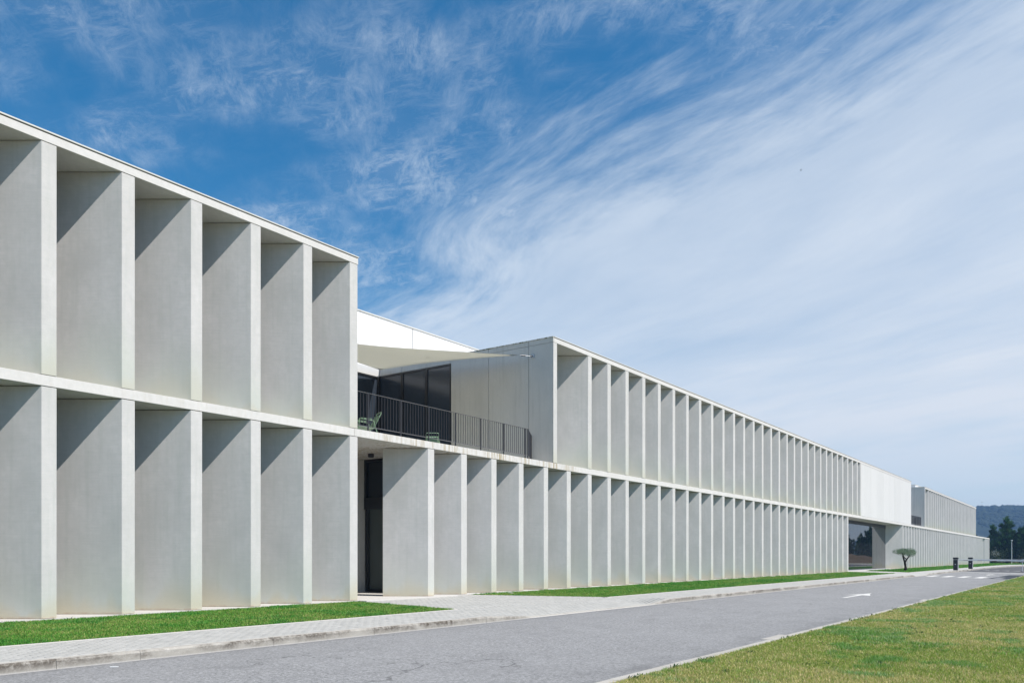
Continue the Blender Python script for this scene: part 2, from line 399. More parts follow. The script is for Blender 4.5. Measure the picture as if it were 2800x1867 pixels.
def npmesh(name, V, F, mat, cols=None):
    """V (n,3); F (m,k) polygons of constant k; cols (n,3) vertex colours"""
    me = bpy.data.meshes.new(name); k = F.shape[1]
    me.vertices.add(len(V)); me.vertices.foreach_set('co', V.astype(np.float32).ravel())
    me.loops.add(F.size); me.loops.foreach_set('vertex_index', F.astype(np.int32).ravel())
    me.polygons.add(len(F)); me.polygons.foreach_set('loop_start', np.arange(0, F.size, k, dtype=np.int32))
    try: me.polygons.foreach_set('loop_total', np.full(len(F), k, dtype=np.int32))
    except Exception: pass
    if cols is not None:
        a = me.color_attributes.new('Col', 'FLOAT_COLOR', 'POINT')
        a.data.foreach_set('color', np.concatenate([cols, np.ones((len(cols), 1))], 1).astype(np.float32).ravel())
    me.update(calc_edges=True); me.materials.append(mat)
    return me

# ------------------------------------------------------------------ ground, road, pavement
def ksy(y):      # how far the kerb is dropped at y
    def trap(a, b_, c, d): return max(0.0, min(1.0, (y-a)/(b_-a), (d-y)/(d-c)))
    return max(trap(13.6, 15.4, 21.4, 22.7), trap(61.8, 63.2, 67.2, 68.8), trap(80.5, 82.5, 200, 201)*.0)
def pz(x, y): return -0.105*ksy(y)*max(0.0, min(1.0, (x-5.25)/1.1))
KX = 6.46
o = sheet('ground', [(-2400, -1400), (2400, -1400), (2400, 2500), (-2400, 2500)], -.20, M_field); tag(o, kind='structure')
road = [(KX, -40), (12.46, -40), (12.46, 78), (13.2, 83), (16, 87), (24, 90), (80, 93), (80, 158), (30, 156.5), (16, 152.5), (11, 147.5), (8.1, 140), (6.9, 128), (KX, 115)]
o = sheet('road', road, -.13, M_asph); tag(o, kind='structure')
far_as = [(KX+.02, 87.5), (9.4, 84.6), (12.5, 82.4), (13.4, 83.3), (16, 87.1), (24, 90.1), (80, 93.1), (80, 157.9), (30, 156.4), (16, 152.4), (11, 147.4), (8.15, 140), (6.92, 128), (KX+.02, 115)]
o = sheet('dark_road_surface', far_as, -.126, M_asph2); tag(o, kind='structure')
o = sheet('road_shadow_strip', [(11.15, 59.7), (12.46, 58.5), (12.46, 71.5), (11.4, 72.0)], -.126, M_shadow_strip); tag(o, kind='structure')  # probable cast shadow at the crossing, painted as a dark bluish road strip

# painted markings
mk = empty('road_markings', (0, 0, 0), kind='structure')
def nl(x): return 63.6 - (x-6.6)*0.87                       # skewed near edge of the crossing
for i, x in enumerate((6.95, 8.05, 9.15, 10.25)):
    w = .52; sheet('crossing_stripe', [(x, nl(x)+.35), (x+w, nl(x+w)+.35), (x+w, nl(x+w)+4.4), (x, nl(x)+4.4)], -.122, M_paint, mk)
sheet('crossing_stripe', [(11.4, nl(11.4)+.35), (11.9, nl(11.9)+.35), (11.9, nl(11.9)+4.2), (11.4, nl(11.4)+4.2)], -.122, M_greypaint, mk)  # last stripe, in grey, on top of the painted shadow strip
sheet('crossing_edge_line', [(6.6, nl(6.6)), (11.1, nl(11.1)), (11.1, nl(11.1)+.2), (6.6, nl(6.6)+.2)], -.122, M_paint, mk)
sheet('stop_line', [(6.9, 84.2), (12.4, 78.6), (12.4, 79.3), (6.9, 84.9)], -.122, M_paint, mk)
sheet('stop_line', [(8.6, 79.5), (12.4, 76.2), (12.4, 76.7), (8.6, 80.0)], -.122, M_paint, mk)
for i in range(6):
    x = 7.1+i*.95; y = 96-i*1.0
    sheet('give_way_triangle', [(x, y), (x+.75, y-.7), (x+.75, y+.5)], -.120, M_paint, mk)
# straight-ahead arrow
AX, AY = 9.90, 28.85
def quads(name, polys, z, mat, parent):
    V = []; F = []
    for pl_ in polys:
        F.append(list(range(len(V), len(V)+len(pl_)))); V += [(x, y, z) for x, y in pl_]
    me = bpy.data.meshes.new(name); me.from_pydata(V, [], F); me.materials.append(mat); return link(name, me, parent)
def arrow(AX, AY):
    quads('lane_arrow', [[(AX-.08, AY), (AX+.08, AY), (AX+.08, AY+2.2), (AX-.08, AY+2.2)], [(AX-.43, AY+1.9), (AX-.082, AY+2.2), (AX-.082, AY+3.46)],
                         [(AX+.43, AY+1.9), (AX+.082, AY+3.46), (AX+.082, AY+2.2)], [(AX-.08, AY+2.2), (AX+.08, AY+2.2), (AX+.08, AY+3.47), (AX, AY+4.2), (AX-.08, AY+3.47)]], -.122, M_paint, mk)
arrow(AX, AY); arrow(10.1, 70.2)

# kerb of single stones
kerb = empty('kerb', (0, 0, 0), kind='structure')
def kerb_stone(y0, y1, x=KX):
    gap = .0022; b_ = MB(); n = 3 if (ksy(y0) != ksy(y1) or 0 < ksy((y0+y1)/2) < 1) else 1
    ys = [y0+gap + (y1-y0-2*gap)*i/n for i in range(n+1)]
    jx = random.uniform(-.004, .004); jz = random.uniform(-.003, .003)
    secs = []
    for y in ys:
        zt = -0.105*ksy(y)+jz
        prof = [(x-.13, -.2), (x+.010, -.2), (x+.008+jx, max(zt-.028, -.125)), (x-.014+jx, zt), (x-.13, zt)]
        secs.append([b_.bm.verts.new((px_, y, pz_)) for px_, pz_ in prof])
    for i in range(len(secs)-1):
        for k in range(5): b_.bm.faces.new((secs[i][k], secs[i][(k+1) % 5], secs[i+1][(k+1) % 5], secs[i+1][k]))
    b_.bm.faces.new(list(reversed(secs[0]))); b_.bm.faces.new(secs[-1])
    b_.obj('kerb_stone', M_kerb, kerb)
y = -6.0
while y < 114.9:
    kerb_stone(y, y+1.083); y += 1.083
# curved end of the kerb round the far bend
crv = [(KX, y), (6.9, 128), (8.1, 140), (11, 147.5), (16, 152.5), (30, 156.5), (80, 158)]
bk = [(4.5, y), (4.6, 140), (5.3, 153), (9, 161), (16, 166), (30, 169), (80, 171)]
b_ = MB()
for i in range(len(crv)-1):
    (x0, y0), (x1, y1) = crv[i], crv[i+1]; dx, dy = x1-x0, y1-y0; L = math.hypot(dx, dy); nx, ny = -dy/L*.13, dx/L*.13
    b_.prism([(x0, y0), (x1, y1), (x1+nx, y1+ny), (x0+nx, y0+ny)], -.2, .0)
b_.obj('kerb_stone', M_kerb, kerb)

pav = empty('pavement', (0, 0, 0), kind='structure')
sheet('pavement_far', crv[0:1]+crv[1:]+list(reversed(bk)), .004, M_path, pav)
# sand bed below the blocks, following the ramp
def grid(name, xs, ys, zf, mat, parent=None):
    V = np.array([(x, yy, zf(x, yy)) for yy in ys for x in xs]); nx = len(xs)
    F = np.array([(j*nx+i, j*nx+i+1, (j+1)*nx+i+1, (j+1)*nx+i) for j in range(len(ys)-1) for i in range(nx-1)])
    return link(name, npmesh(name, V, F, mat), parent)
yy_ = sorted(set([-6, 13.6, 15.4, 21.4, 22.7, 58, 61.8, 63.2, 67.2, 68.8, 115.2] + list(np.arange(-6, 115, 1.0))))
grid('sand_bed', [4.42, 5.25, 5.8, 6.34], yy_, lambda x, v: pz(x, v)-.012, M_sand, pav)
bed = [(.05, 16.0), (4.45, 14.98), (4.45, 22.2), (.05, 21.0)]
sheet('forecourt_bed', bed, -.012, M_sand, pav)
sheet('pavement_slab', [(4.42, 58.05), (6.34, 58.05), (6.34, 61.7), (4.42, 61.7)], .0, M_path, pav)
grid('pavement_slab', [4.42, 5.25, 5.8, 6.34], [v for v in yy_ if v >= 61.8 and v <= 115.2], lambda x, v: pz(x, v), M_path, pav)
# blocks laid in running bond
L_, W_ = .2, .1
cells = []
rowx = np.arange(4.50+.05, 6.33, W_)
def in_fore(x, yv): return x > .10 and x < 4.42 and yv > 16.0 - (x-.05)*(1.02/4.4)+.04 and yv < 21.0+(x-.05)*(1.2/4.4)-.04
for r, x in enumerate(rowx):
    for yv in np.arange(-5+(r % 2)*.1, 58, L_): cells.append((x, yv))
for r, x in enumerate(np.arange(.15, 4.50, W_)):
    for yv in np.arange(14+(r % 2)*.1, 22.6, L_):
        if in_fore(x, yv): cells.append((x, yv))
cells = np.array(cells)
def block_arrays(cx, cy, gap=.0028, ch=.006):
    n = len(cx); hx, hy = W_/2-gap, L_/2-gap
    zt = np.array([pz(a, b2) for a, b2 in zip(cx, cy)]) + rng.uniform(-.0016, .0016, n)
    # follow the slope inside a block
    zx0 = np.array([pz(a-hx, b2) for a, b2 in zip(cx, cy)])-np.array([pz(a, b2) for a, b2 in zip(cx, cy)])
    rot = rng.uniform(-.012, .012, n); c_, s_ = np.cos(rot), np.sin(rot)
    out = []
    for ring, (ex, ey, dz) in enumerate(((hx, hy, -.03), (hx, hy, -.006), (hx-ch, hy-ch, 0))):
        for sx_, sy_ in ((-1, -1), (1, -1), (1, 1), (-1, 1)):
            lx, ly = sx_*ex, sy_*ey
            out.append(np.stack([cx+lx*c_-ly*s_, cy+lx*s_+ly*c_, zt+dz-zx0*sx_], 1))
    V = np.stack(out, 1).reshape(-1, 3)
    f = [(8, 9, 10, 11)]
    for a in (0, 4):
        for k in range(4): f.append((a+k, a+(k+1) % 4, a+4+(k+1) % 4, a+4+k))
    F = (np.array(f)[None]+(np.arange(n)*12)[:, None, None]).reshape(-1, 4)
    return V, F
vis = (cells[:, 1] > 4.1) & (cells[:, 0] > 4.5)
order = np.argsort(np.where(vis, cells[:, 1], 999) - .0*cells[:, 0])
near = order[:300]; rest = np.setdiff1d(np.arange(len(cells)), near)
V, F = block_arrays(cells[rest, 0], cells[rest, 1])
o = link('paving_blocks', npmesh('paving_blocks', V, F, M_paver), pav); o['kind'] = 'stuff'
Vb, Fb = block_arrays(np.array([0.0]), np.array([0.0])); bme = npmesh('paving_block', Vb, Fb, M_paver)
for i in near:
    o = link('paving_block', bme, pav, (cells[i, 0], cells[i, 1], rng.uniform(-.0016, .0016))); o.rotation_euler.z = rng.uniform(-.012, .012)
# edging strips between lawn and blocks
def strip(x0, y0, x1, y1, w=.075, z=.006, name='edging', par=None, mat=None):
    dx, dy = x1-x0, y1-y0; L = math.hypot(dx, dy); nx, ny = -dy/L*w/2, dx/L*w/2
    MB().prism([(x0-nx, y0-ny), (x1-nx, y1-ny), (x1+nx, y1+ny), (x0+nx, y0+ny)], -.1, z, .004).obj(name, mat or M_edging, par or pav)
strip(4.47, -6, 4.47, 14.95); strip(.08, 15.98, 4.43, 14.97, .06); strip(.08, 20.98, 4.45, 22.2, .06)
strip(4.47, 22.24, 4.47, 66.6); strip(4.47, 72.3, 4.47, 115)
sheet('side_path', [(-1.5, 71.8), (.06, 71.2), (4.43, 66.75), (4.43, 72.2), (.06, 77.4), (-1.5, 78.5)], .006, M_path, pav)
# edge strip by the right-hand lawn, single flush stones
ek = empty('lawn_edge_kerb', (0, 0, 0), kind='structure')
ev = MB().box(-.0, .14, 0, 1.075, -.10, .024, .006).mesh('edge_stone', M_kerb)
y = -4.0
while y < 79:
    o = link('edge_stone', ev, ek, (12.46+random.uniform(-.004, .004), y, -.13+random.uniform(-.003, .003))); y += 1.083

# lawns (soil sheet + real blades)
lawnR = [(12.62, -20), (60, -20), (60, 86), (24, 86), (16.4, 82.5), (13.9, 79.5), (12.9, 76), (12.62, 72)]
o = sheet('lawn_soil', lawnR, -.118, M_soil); tag(o, kind='structure')
g1 = [(.04, -8), (4.44, -8), (4.44, 14.93), (.04, 15.94)]
g2 = [(.04, 21.0), (4.44, 22.25), (4.44, 66.7), (.04, 71.1)]
g3 = [(.04, 77.5), (4.44, 72.35), (4.44, 140), (5.2, 153), (9, 161.5), (16, 166.5), (0, 182), (-10, 182), (-10, 179.6), (.04, 179.4)]
for pl_ in (g1, g2, g3):
    o = sheet('verge_soil', pl_, -.018, M_soilg); tag(o, kind='structure')
from mathutils import geometry as _mg
def inpoly(X, Y, poly):
    ins = np.zeros(len(X), bool); n = len(poly); j = n-1
    for i in range(n):
        xi, yi = poly[i]; xj, yj = poly[j]
        c_ = ((yi > Y) != (yj > Y)) & (X < (xj-xi)*(Y-yi)/(yj-yi+1e-12)+xi); ins ^= c_; j = i
    return ins
def vnoise(X, Y, s, seed):
    r_ = np.random.default_rng(seed); T = r_.random((256, 256)); x = X*s; y = Y*s
    xi = np.floor(x).astype(int); yi = np.floor(y).astype(int); fx = x-xi; fy = y-yi; fx = fx*fx*(3-2*fx); fy = fy*fy*(3-2*fy)
    a = T[xi % 256, yi % 256]; b2 = T[(xi+1) % 256, yi % 256]; c_ = T[xi % 256, (yi+1) % 256]; d = T[(xi+1) % 256, (yi+1) % 256]
    return (a*(1-fx)+b2*fx)*(1-fy)+(c_*(1-fx)+d*fx)*fy
def blades(X, Y, z0, h, w, cols, lean=.5):
    n = len(X); az = rng.uniform(0, 2*np.pi, n); la = rng.uniform(0, 2*np.pi, n); le = rng.uniform(.1, 1, n)*lean*h
    dx, dy = np.cos(az)*w/2, np.sin(az)*w/2
    lx, ly = np.cos(la)*le, np.sin(la)*le
    b0 = np.stack([X-dx, Y-dy, z0], 1); b1 = np.stack([X+dx, Y+dy, z0], 1)
    m0 = np.stack([X-dx*.8+lx*.4, Y-dy*.8+ly*.4, z0+h*.6], 1); m1 = np.stack([X+dx*.8+lx*.4, Y+dy*.8+ly*.4, z0+h*.6], 1)
    t = np.stack([X+lx, Y+ly, z0+h*.95], 1)
    V = np.stack([b0, b1, m1, m0, t], 1).reshape(-1, 3)
    f = np.array([(0, 1, 2), (0, 2, 3), (3, 2, 4)])
    F = (f[None]+(np.arange(n)*5)[:, None, None]).reshape(-1, 3)
    shade = np.array([.9, .9, 1.0, 1.0, 1.05])
    Cc = (cols[:, None, :]*shade[None, :, None]).reshape(-1, 3)
    return V, F, Cc
def scatter(poly, bands, z0, palette, seed, hbase, name, label=None, straw=.5):
    Vs, Fs, Cs, off = [], [], [], 0
    for (y0, y1, x0, x1, dens, w, hm) in bands:
        n = int((y1-y0)*(x1-x0)*dens); X = rng.uniform(x0, x1, n); Y = rng.uniform(y0, y1, n)
        k = inpoly(X, Y, poly); X, Y = X[k], Y[k]; n = len(X)
        if not n: continue
        a = vnoise(X, Y, .55, seed)*.5+vnoise(X, Y, 1.7, seed+1)*.3+vnoise(X, Y, 6, seed+2)*.2
        f = np.clip((a-.36)/.28, 0, 1); r_ = rng.random(n)
        st = np.clip(straw*(.35+.9*f), 0, 1)
        gr = np.array(palette['green'])[rng.integers(0, len(palette['green']), n)]; sw = np.array(palette['straw'])[rng.integers(0, len(palette['straw']), n)]
        col = np.where((r_ < st)[:, None], sw, gr)*rng.uniform(.75, 1.25, n)[:, None]
        dk = vnoise(X, Y, 1.3, seed+9)*.6+vnoise(X, Y, 4.7, seed+12)*.4+rng.normal(0, .05, n); kk = np.clip((dk-.60)/.12, 0, 1)[:, None]; col = col*(1-kk)+col*np.array([.52, .86, .75])*kk
        h = hbase*hm*rng.uniform(.5, 1.25, n)*(1+.4*kk[:, 0]); 
        V, F, Cc = blades(X, Y, np.full(n, z0), h, w*rng.uniform(.7, 1.3, n), col, .9)
        Vs.append(V); Fs.append(F+off); Cs.append(Cc); off += len(V)
    o = link(name, npmesh(name, np.concatenate(Vs), np.concatenate(Fs), M_blade, np.concatenate(Cs)))
    tag(o, label, 'grass', kind='stuff'); return o
palR = {'green': [(.27, .38, .06), (.33, .43, .085), (.20, .31, .055), (.36, .42, .12)], 'straw': [(.66, .56, .25), (.56, .50, .21), (.74, .64, .36), (.50, .47, .16)]}
palL = {'green': [(.11, .31, .035), (.15, .37, .05), (.08, .24, .04), (.22, .40, .07)], 'straw': [(.40, .44, .12), (.44, .43, .16), (.30, .40, .09)]}
scatter(lawnR, [(6, 13, 12.62, 19, 5200, .0065, 1.0), (13, 20, 12.62, 18.5, 3000, .009, 1.1), (20, 34, 12.62, 18.5, 1500, .014, 1.2), (34, 60, 12.62, 19, 600, .024, 1.4), (60, 86, 12.62, 22, 240, .04, 1.7), (-6, 60, 18.5, 30, 90, .03, 1.3)], -.122, palR, 11, .040, 'lawn_grass', 'mown grass with straw-coloured patches beside the road', .56)
scatter(g1, [(-2, 4, .04, 4.44, 700, .012, 1.0), (4, 9, .04, 4.44, 3200, .010, 1.0), (9, 16, .04, 4.44, 2300, .012, 1.1)], -.022, palL, 31, .048, 'verge_grass', 'green grass strip along the foot of the nearest wall section', .36)
scatter(g2, [(21, 32, .04, 4.44, 1500, .015, 1.1), (32, 50, .04, 4.44, 700, .022, 1.25), (50, 71.2, .04, 4.44, 350, .035, 1.4)], -.022, palL, 47, .048, 'verge_grass', 'long green grass strip between the two paved approaches', .34)
scatter(g3, [(72, 115, .04, 4.44, 220, .05, 1.6), (115, 182, -10, 16, 45, .09, 2.2)], -.022, palL, 61, .050, 'verge_grass', 'green grass strip around the small olive tree and barriers', .12)
# broad-leaved weeds dotted through the lawns
Vs, Fs, Cs, off = [], [], [], 0
spots = [(rng.uniform(12.75, 17.5), rng.uniform(8, 40), -.122) for _ in range(75)] + [(12.61+abs(rng.normal(0, .05)), rng.uniform(8, 40), -.118) for _ in range(42)] + [(rng.uniform(.06, .25), rng.uniform(5, 15.8), -.02) for _ in range(28)] + [(rng.uniform(.06, .25), rng.uniform(21.5, 50), -.02) for _ in range(30)]
for (sx, sy_, sz) in spots:
    n = int(rng.integers(6, 14)); s_ = rng.uniform(.5, 1.0)
    X = sx+rng.normal(0, .03, n); Y = sy_+rng.normal(0, .03, n)
    col = np.array([.035, .10, .03])*rng.uniform(.7, 1.4, (n, 1))
    V, F, Cc = blades(X, Y, np.full(n, sz), rng.uniform(.04, .09, n)*s_, rng.uniform(.012, .025, n), col, 1.6)
    Vs.append(V); Fs.append(F+off); Cs.append(Cc); off += len(V)
o = link('weeds', npmesh('weeds', np.concatenate(Vs), np.concatenate(Fs), M_blade, np.concatenate(Cs)))
tag(o, 'dark broad-leaved weeds dotted through the lawn and along the kerb', 'weeds', kind='stuff')

# ------------------------------------------------------------------ building
B = empty('office_building', (0, 0, 0), 'long pale concrete two-storey building with rows of angled vertical fins', 'building')
Z1, Z2 = 4.626, 4.839         # storey band
Z3, Z4 = 9.453, 9.625         # roof beam
S = lambda n: 7.847+1.6258*n
def fin_mesh(z0, z1, L=1.41, name='concrete_fin'):
    e = .29; rx, ry = cs*L, sn*L
    pts = [(0, 0), (-rx, -ry), (-rx, -ry-e), (0, -e)]
    b_ = MB(); b_.prism(list(reversed(pts)), z0, z1, .006)
    return b_.mesh(name, M_con)
finL = fin_mesh(.035, Z1-.014); finU = fin_mesh(Z2+.012, Z3-.012); finX = fin_mesh(.035, Z1-.014, 1.87)
def fin(me, s): 
    o = link('concrete_fin', me, B, (random.uniform(-.003, .003)-.004, s, 0)); return o
for n in range(-9, 6): fin(finL, S(n)); fin(finU, S(n))
for n in range(7, 40): fin(finL, S(n))
for n in range(13, 42): fin(finU, S(n))
F0 = 94.83
fin(finU, 75.79)
for k in range(0, 53):
    if k in (46, 47): continue
    fin(finX if k == 0 else finL, F0+1.6258*k)
for k in range(10, 40): fin(finU, F0+1.6258*k)
# plinth
for (a, b2) in ((-8, 15.99), (20.0, 71.34), (94.0, 179.45)):
    MB().box(-1.25, .035, a, b2, -.1, .03, .004).obj('plinth', M_plinth, B)
MB().box(-3.9, .33, 16.0, 19.99, -.1, .032, .006).obj('entrance_step', M_plinth, B)
MB().box(-1.6, .035, 71.35, 93.99, -.1, .028, .004).obj('plinth', M_plinth, B)
# storey band in cast lengths
ys = [-8, 6.1, 15.85, 25.6, 35.35, 45.1, 54.9, 64.65, 74.4, 84.2, 93.9, 103.7, 113.4, 123.2, 132.9, 142.7, 152.4, 162.2, 171.9, 179.5]
for a, b2 in zip(ys[:-1], ys[1:]):
    MB().box(-1.3, 0, a+.003, b2-.003, Z1, Z2, .005).obj('storey_band', M_band, B)
MB().box(-14, -1.302, -8, 179.5, Z1, Z2-.004).obj('floor_slab', M_band, B)
# roof edge beam + coping, per upper block
def roof(a, b2, mat_c=M_coping):
    n = max(1, round((b2-a)/19.5)); st = (b2-a)/n
    for i in range(n):
        MB().box(-1.3, 0, a+i*st+.0025, a+(i+1)*st-.0025, Z3, Z4, .005).obj('roof_beam', M_band, B)
    MB().box(-14, -1.302, a+.01, b2-.01, Z3, Z4-.004).obj('roof_slab', M_band, B)
    MB().box(-.5, -.022, a+.02, b2-.02, Z4+.0005, Z4+.018).obj('coping_gap', M_gap, B)
    MB().box(-.6, .02, a-.012, b2+.012, Z4+.0185, Z4+.05, .003).obj('coping', mat_c, B)
roof(-8, 16.0); roof(26.14, 99.3); roof(108.05, 158.75)
# glazing behind the fins (storey-high panes in dark frames)
def glazing(x, a, b2, z0, z1, mat=M_glass, pitch=1.6258, name='window_strip', mull=.06, deep=.12, start=None, x_back=None):
    w = MB(); y0 = a
    w.box(x-deep, x+.03, a, b2, z0, z0+.09); w.box(x-deep, x+.03, a, b2, z1-.09, z1)
    yv = a if start is None else start
    while yv < b2-.02:
        w.box(x-deep, x+.028, max(a, yv), min(b2, yv+mull), z0+.0905, z1-.0905); yv += pitch
    o = w.obj(name, M_frame, B)
    MB().box(x-.03, x, a+.002, b2-.002, z0+.05, z1-.05).obj('pane', mat, o)
for (a, b2, z0, z1) in ((-8, 15.7, .031, Z1-.002), (20.25, 71.3, .031, Z1-.002), (94.2, 179.2, .031, Z1-.002), (-8, 15.7, Z2+.001, Z3-.002), (26.4, 75.4, Z2+.001, Z3-.002), (108.4, 158.5, Z2+.001, Z3-.002)):
    glazing(-1.2, a, b2, z0, z1)
# room boxes behind, so nothing is see-through
for (x1, a, b2, z0, z1) in ((-1.34, -8, 15.7, .0, Z1-.01), (-4.2, 15.72, 20.2, 0, Z1-.01), (-1.34, 20.25, 71.3, 0, Z1-.01), (-1.7, 71.35, 93.9, 0, Z1-.01), (-1.34, 94.2, 179.2, 0, Z1-.01),
                            (-1.34, -8, 15.7, Z2+.01, Z3-.01), (-9.6, 15.72, 26.0, Z2+.01, Z3+.1), (-1.34, 26.4, 99.0, Z2+.01, Z3-.01), (-1.34, 108.4, 158.5, Z2+.01, Z3-.01), (-9.6, 99.1, 108.0, Z2+.01, Z3+.1)):
    MB().box(-13.9, x1, a, b2, z0, z1).obj('inner_wall', M_end, B)
# flat end walls
MB().box(-9.4, -.3, 15.72, 15.97, Z2+.002, Z3-.003, .006).obj('end_wall', M_end, B)
MB().box(-3.9, -.9, 15.74, 15.985, .033, Z1-.003, .006).obj('end_wall', M_con, B)
MB().box(-4.15, -3.87, 15.99, 20.0, .033, Z1-.003, .004).obj('recess_wall', M_end, B)
MB().box(-14, -1.5, 179.2, 179.4, 0, Z1-.003).obj('end_wall', M_end, B)
def return_wall(y0, th, joints, xend):
    xs = [-.0415]+joints
    for i in range(len(xs)-1):
        MB().box(xs[i+1]+.009, xs[i]-(.009 if i else 0), y0, y0+th, Z2+.003, Z3-.008, .003).obj('wall_panel', M_end, B)
        MB().box(xs[i+1]+.009, xs[i]-(.009 if i else -.039), y0-.0015, y0+.05, Z3+.003, Z4+.004, .002).obj('parapet_panel', M_end, B)
    MB().box(xend, -.015, y0+.03, y0+th-.02, Z2+.003, Z3-.007).obj('wall_backing', M_gap, B)
return_wall(26.086, .25, [-1.146, -3.12, -5.1], -5.09)
return_wall(107.99, .34, [-1.17, -3.2, -5.1, -7.1, -9.3], -9.29)
for (a, b2) in ((-5.1, -6.5), (-6.5, -7.92), (-7.92, -9.3)):
    MB().box(b2+.006, a-.006, 26.0845, 26.2, 9.345, Z4+.004, .002).obj('parapet_panel', M_end, B)
MB().box(-9.4, -.02, 26.07, 26.16, Z4+.006, Z4+.05, .003).obj('coping', M_moss, B)
MB().box(-9.4, -.02, 107.97, 108.05, Z4+.006, Z4+.05, .003).obj('coping', M_coping, B)
# terrace glazing: three tall windows on the return wall, corner mullion, back windows
def window(x0, x1, y, z0, z1, f=.07, mat=M_glassT, face='-y'):
    w = MB()
    if face == '-y':
        w.box(x0, x1, y-.02, y+.07, z1-f, z1); w.box(x0, x1, y-.02, y+.07, z0, z0+f)
        w.box(x0, x0+f, y-.02, y+.07, z0+f, z1-f); w.box(x1-f, x1, y-.02, y+.07, z0+f, z1-f)
    else:
        w.box(y-.07, y+.02, x0, x1, z1-f, z1); w.box(y-.07, y+.02, x0, x1, z0, z0+f)
        w.box(y-.07, y+.02, x0, x0+f, z0+f, z1-f); w.box(y-.07, y+.02, x1-f, x1, z0+f, z1-f)
    o = w.obj('window', M_frame, B)
    if face == '-y': MB().box(x0+f-.01, x1-f+.01, y+.02, y+.04, z0+f-.01, z1-f+.01).obj('pane', mat, o)
    else: MB().box(y-.04, y-.02, x0+f-.01, x1-f+.01, z0+f-.01, z1-f+.01).obj('pane', mat, o)
    return o
for (a, b2) in ((-6.49, -5.11), (-7.91, -6.5), (-9.31, -7.92)): window(a, b2, 26.11, Z2+.01, 9.34)
for i in range(7): window(26.05-1.45*(i+1), 26.05-1.45*i-.005, -9.31, Z2+.01, 9.30, face='x')
MB().box(-9.6, -9.29, 15.9, 26.07, 9.305, Z4+.045, .004).obj('fascia', M_white, B)
MB().box(-9.3, -1.302, 15.98, 26.08, Z2-.003, Z2+.006).obj('terrace_floor', M_path, B)
# white upper storey set back behind
ub = [5.6, 11.6, 17.6, 23.6, 29.6, 35.6, 41.6, 47.6, 53.6, 59.6]
for a, b2 in zip(ub[:-1], ub[1:]): MB().box(-10.75, -10.5, a+.009, b2-.03, Z4, 12.47, .004).obj('upper_wall_panel', M_bright, B)
MB().box(-16, -10.53, 5.6, 59.6, Z4, 12.46).obj('upper_storey', M_gap, B)
MB().box(-16.1, -10.46, 5.5, 59.7, 12.475, 12.53, .004).obj('coping', M_coping, B)
# flush panels on the upper storey further along
uj = [75.80, 77.2, 79.6, 82.2, 84.9, 87.6, 90.4, 93.4, 99.29]
for a, b2 in zip(uj[:-1], uj[1:]): MB().box(-.28, -.012+random.uniform(-.004, .003), a+.006, b2-.006, Z2+.014, Z3-.012, .004).obj('facade_panel', M_white, B)
MB().box(-1.3, -.30, 76.0, 99.28, Z2+.003, Z3-.003).obj('wall_backing', M_gap, B)
# corner pier at the start of each upper block
MB().box(-.04, .0, 26.084, 26.345, Z2+.012, Z3-.008, .003).obj('corner_pier', M_con, B)
MB().box(-.04, .0, 107.988, 108.36, Z2+.012, Z3-.008, .003).obj('corner_pier', M_con, B)
# glazed lobby under the flush panels
w = MB(); yv = 71.7
w.box(-1.62, -1.49, 71.4, 93.95, 4.29, Z1-.002); w.box(-1.62, -1.49, 71.4, 93.95, .03, .12)
lob = w.obj('lobby_front', M_frame, B)
yv = 71.45
while yv < 93.6:
    MB().box(-1.56, -1.525+random.uniform(-.0015, .0015), yv+.008, min(93.9, yv+1.36)-.008, .12, 4.29, .002).obj('pane', M_glassR, lob); yv += 1.36
MB().box(-1.60, -1.565, 71.45, 93.9, .12, 4.29).obj('glass_joint', M_frame, lob)
MB().box(-1.62, -1.45, 93.62, 93.78, .03, Z1-.004).obj('corner_post', M_frame, lob)
MB().box(-1.48, -.9, 71.4, 93.0, .028, .06, .004).obj('drain_channel', M_galv, B)
# entrance door set in the recess
w = MB(); Y = 20.0
w.box(-3.865, -1.3, Y-.06, Y+.1, Z1-.09, Z1-.003); w.box(-3.865, -3.77, Y-.06, Y+.1, 3.3, Z1-.09); w.box(-1.38, -1.3, Y-.06, Y+.1, .04, Z1-.09)
w.box(-3.865, -1.385, Y-.07, Y+.1, 2.9, 3.3); w.box(-3.80, -3.66, Y-.05, Y+.1, .04, 2.9); w.box(-2.62, -2.54, Y-.05, Y+.08, .04, 2.9)
w.box(-3.66, -1.385, Y-.05, Y+.1, .04, .15)
door = w.obj('entrance_door', M_frame, B)
MB().box(-3.77, -1.38, Y+.01, Y+.04, 3.3, Z1-.09).obj('pane', M_glass, door)
MB().box(-3.66, -2.62, Y+.0, Y+.04, .15, 2.9).obj('pane', M_frost, door); MB().box(-2.54, -1.38, Y+.0, Y+.04, .15, 2.9).obj('pane', M_frost, door)
MB().tube([(-2.72, Y-.1, .9), (-2.72, Y-.1, 1.9)], .015).obj('handle', M_galv, door)
# rooftop plant room on the far block
MB().box(-12, -6, 138, 152, Z4, 12.36, .01).obj('plant_room', M_bright, B)
MB().box(-12.05, -5.95, 137.95, 152.05, 12.362, 12.42, .004).obj('coping', M_coping, B)
# anchor plates for the sail
for (x, y_, z) in ((-.93, 26.075, 9.03),):
    MB().box(x-.07, x+.07, y_-.03, y_+.012, z-.07, z+.07, .005).obj('anchor_plate', M_galv, B)

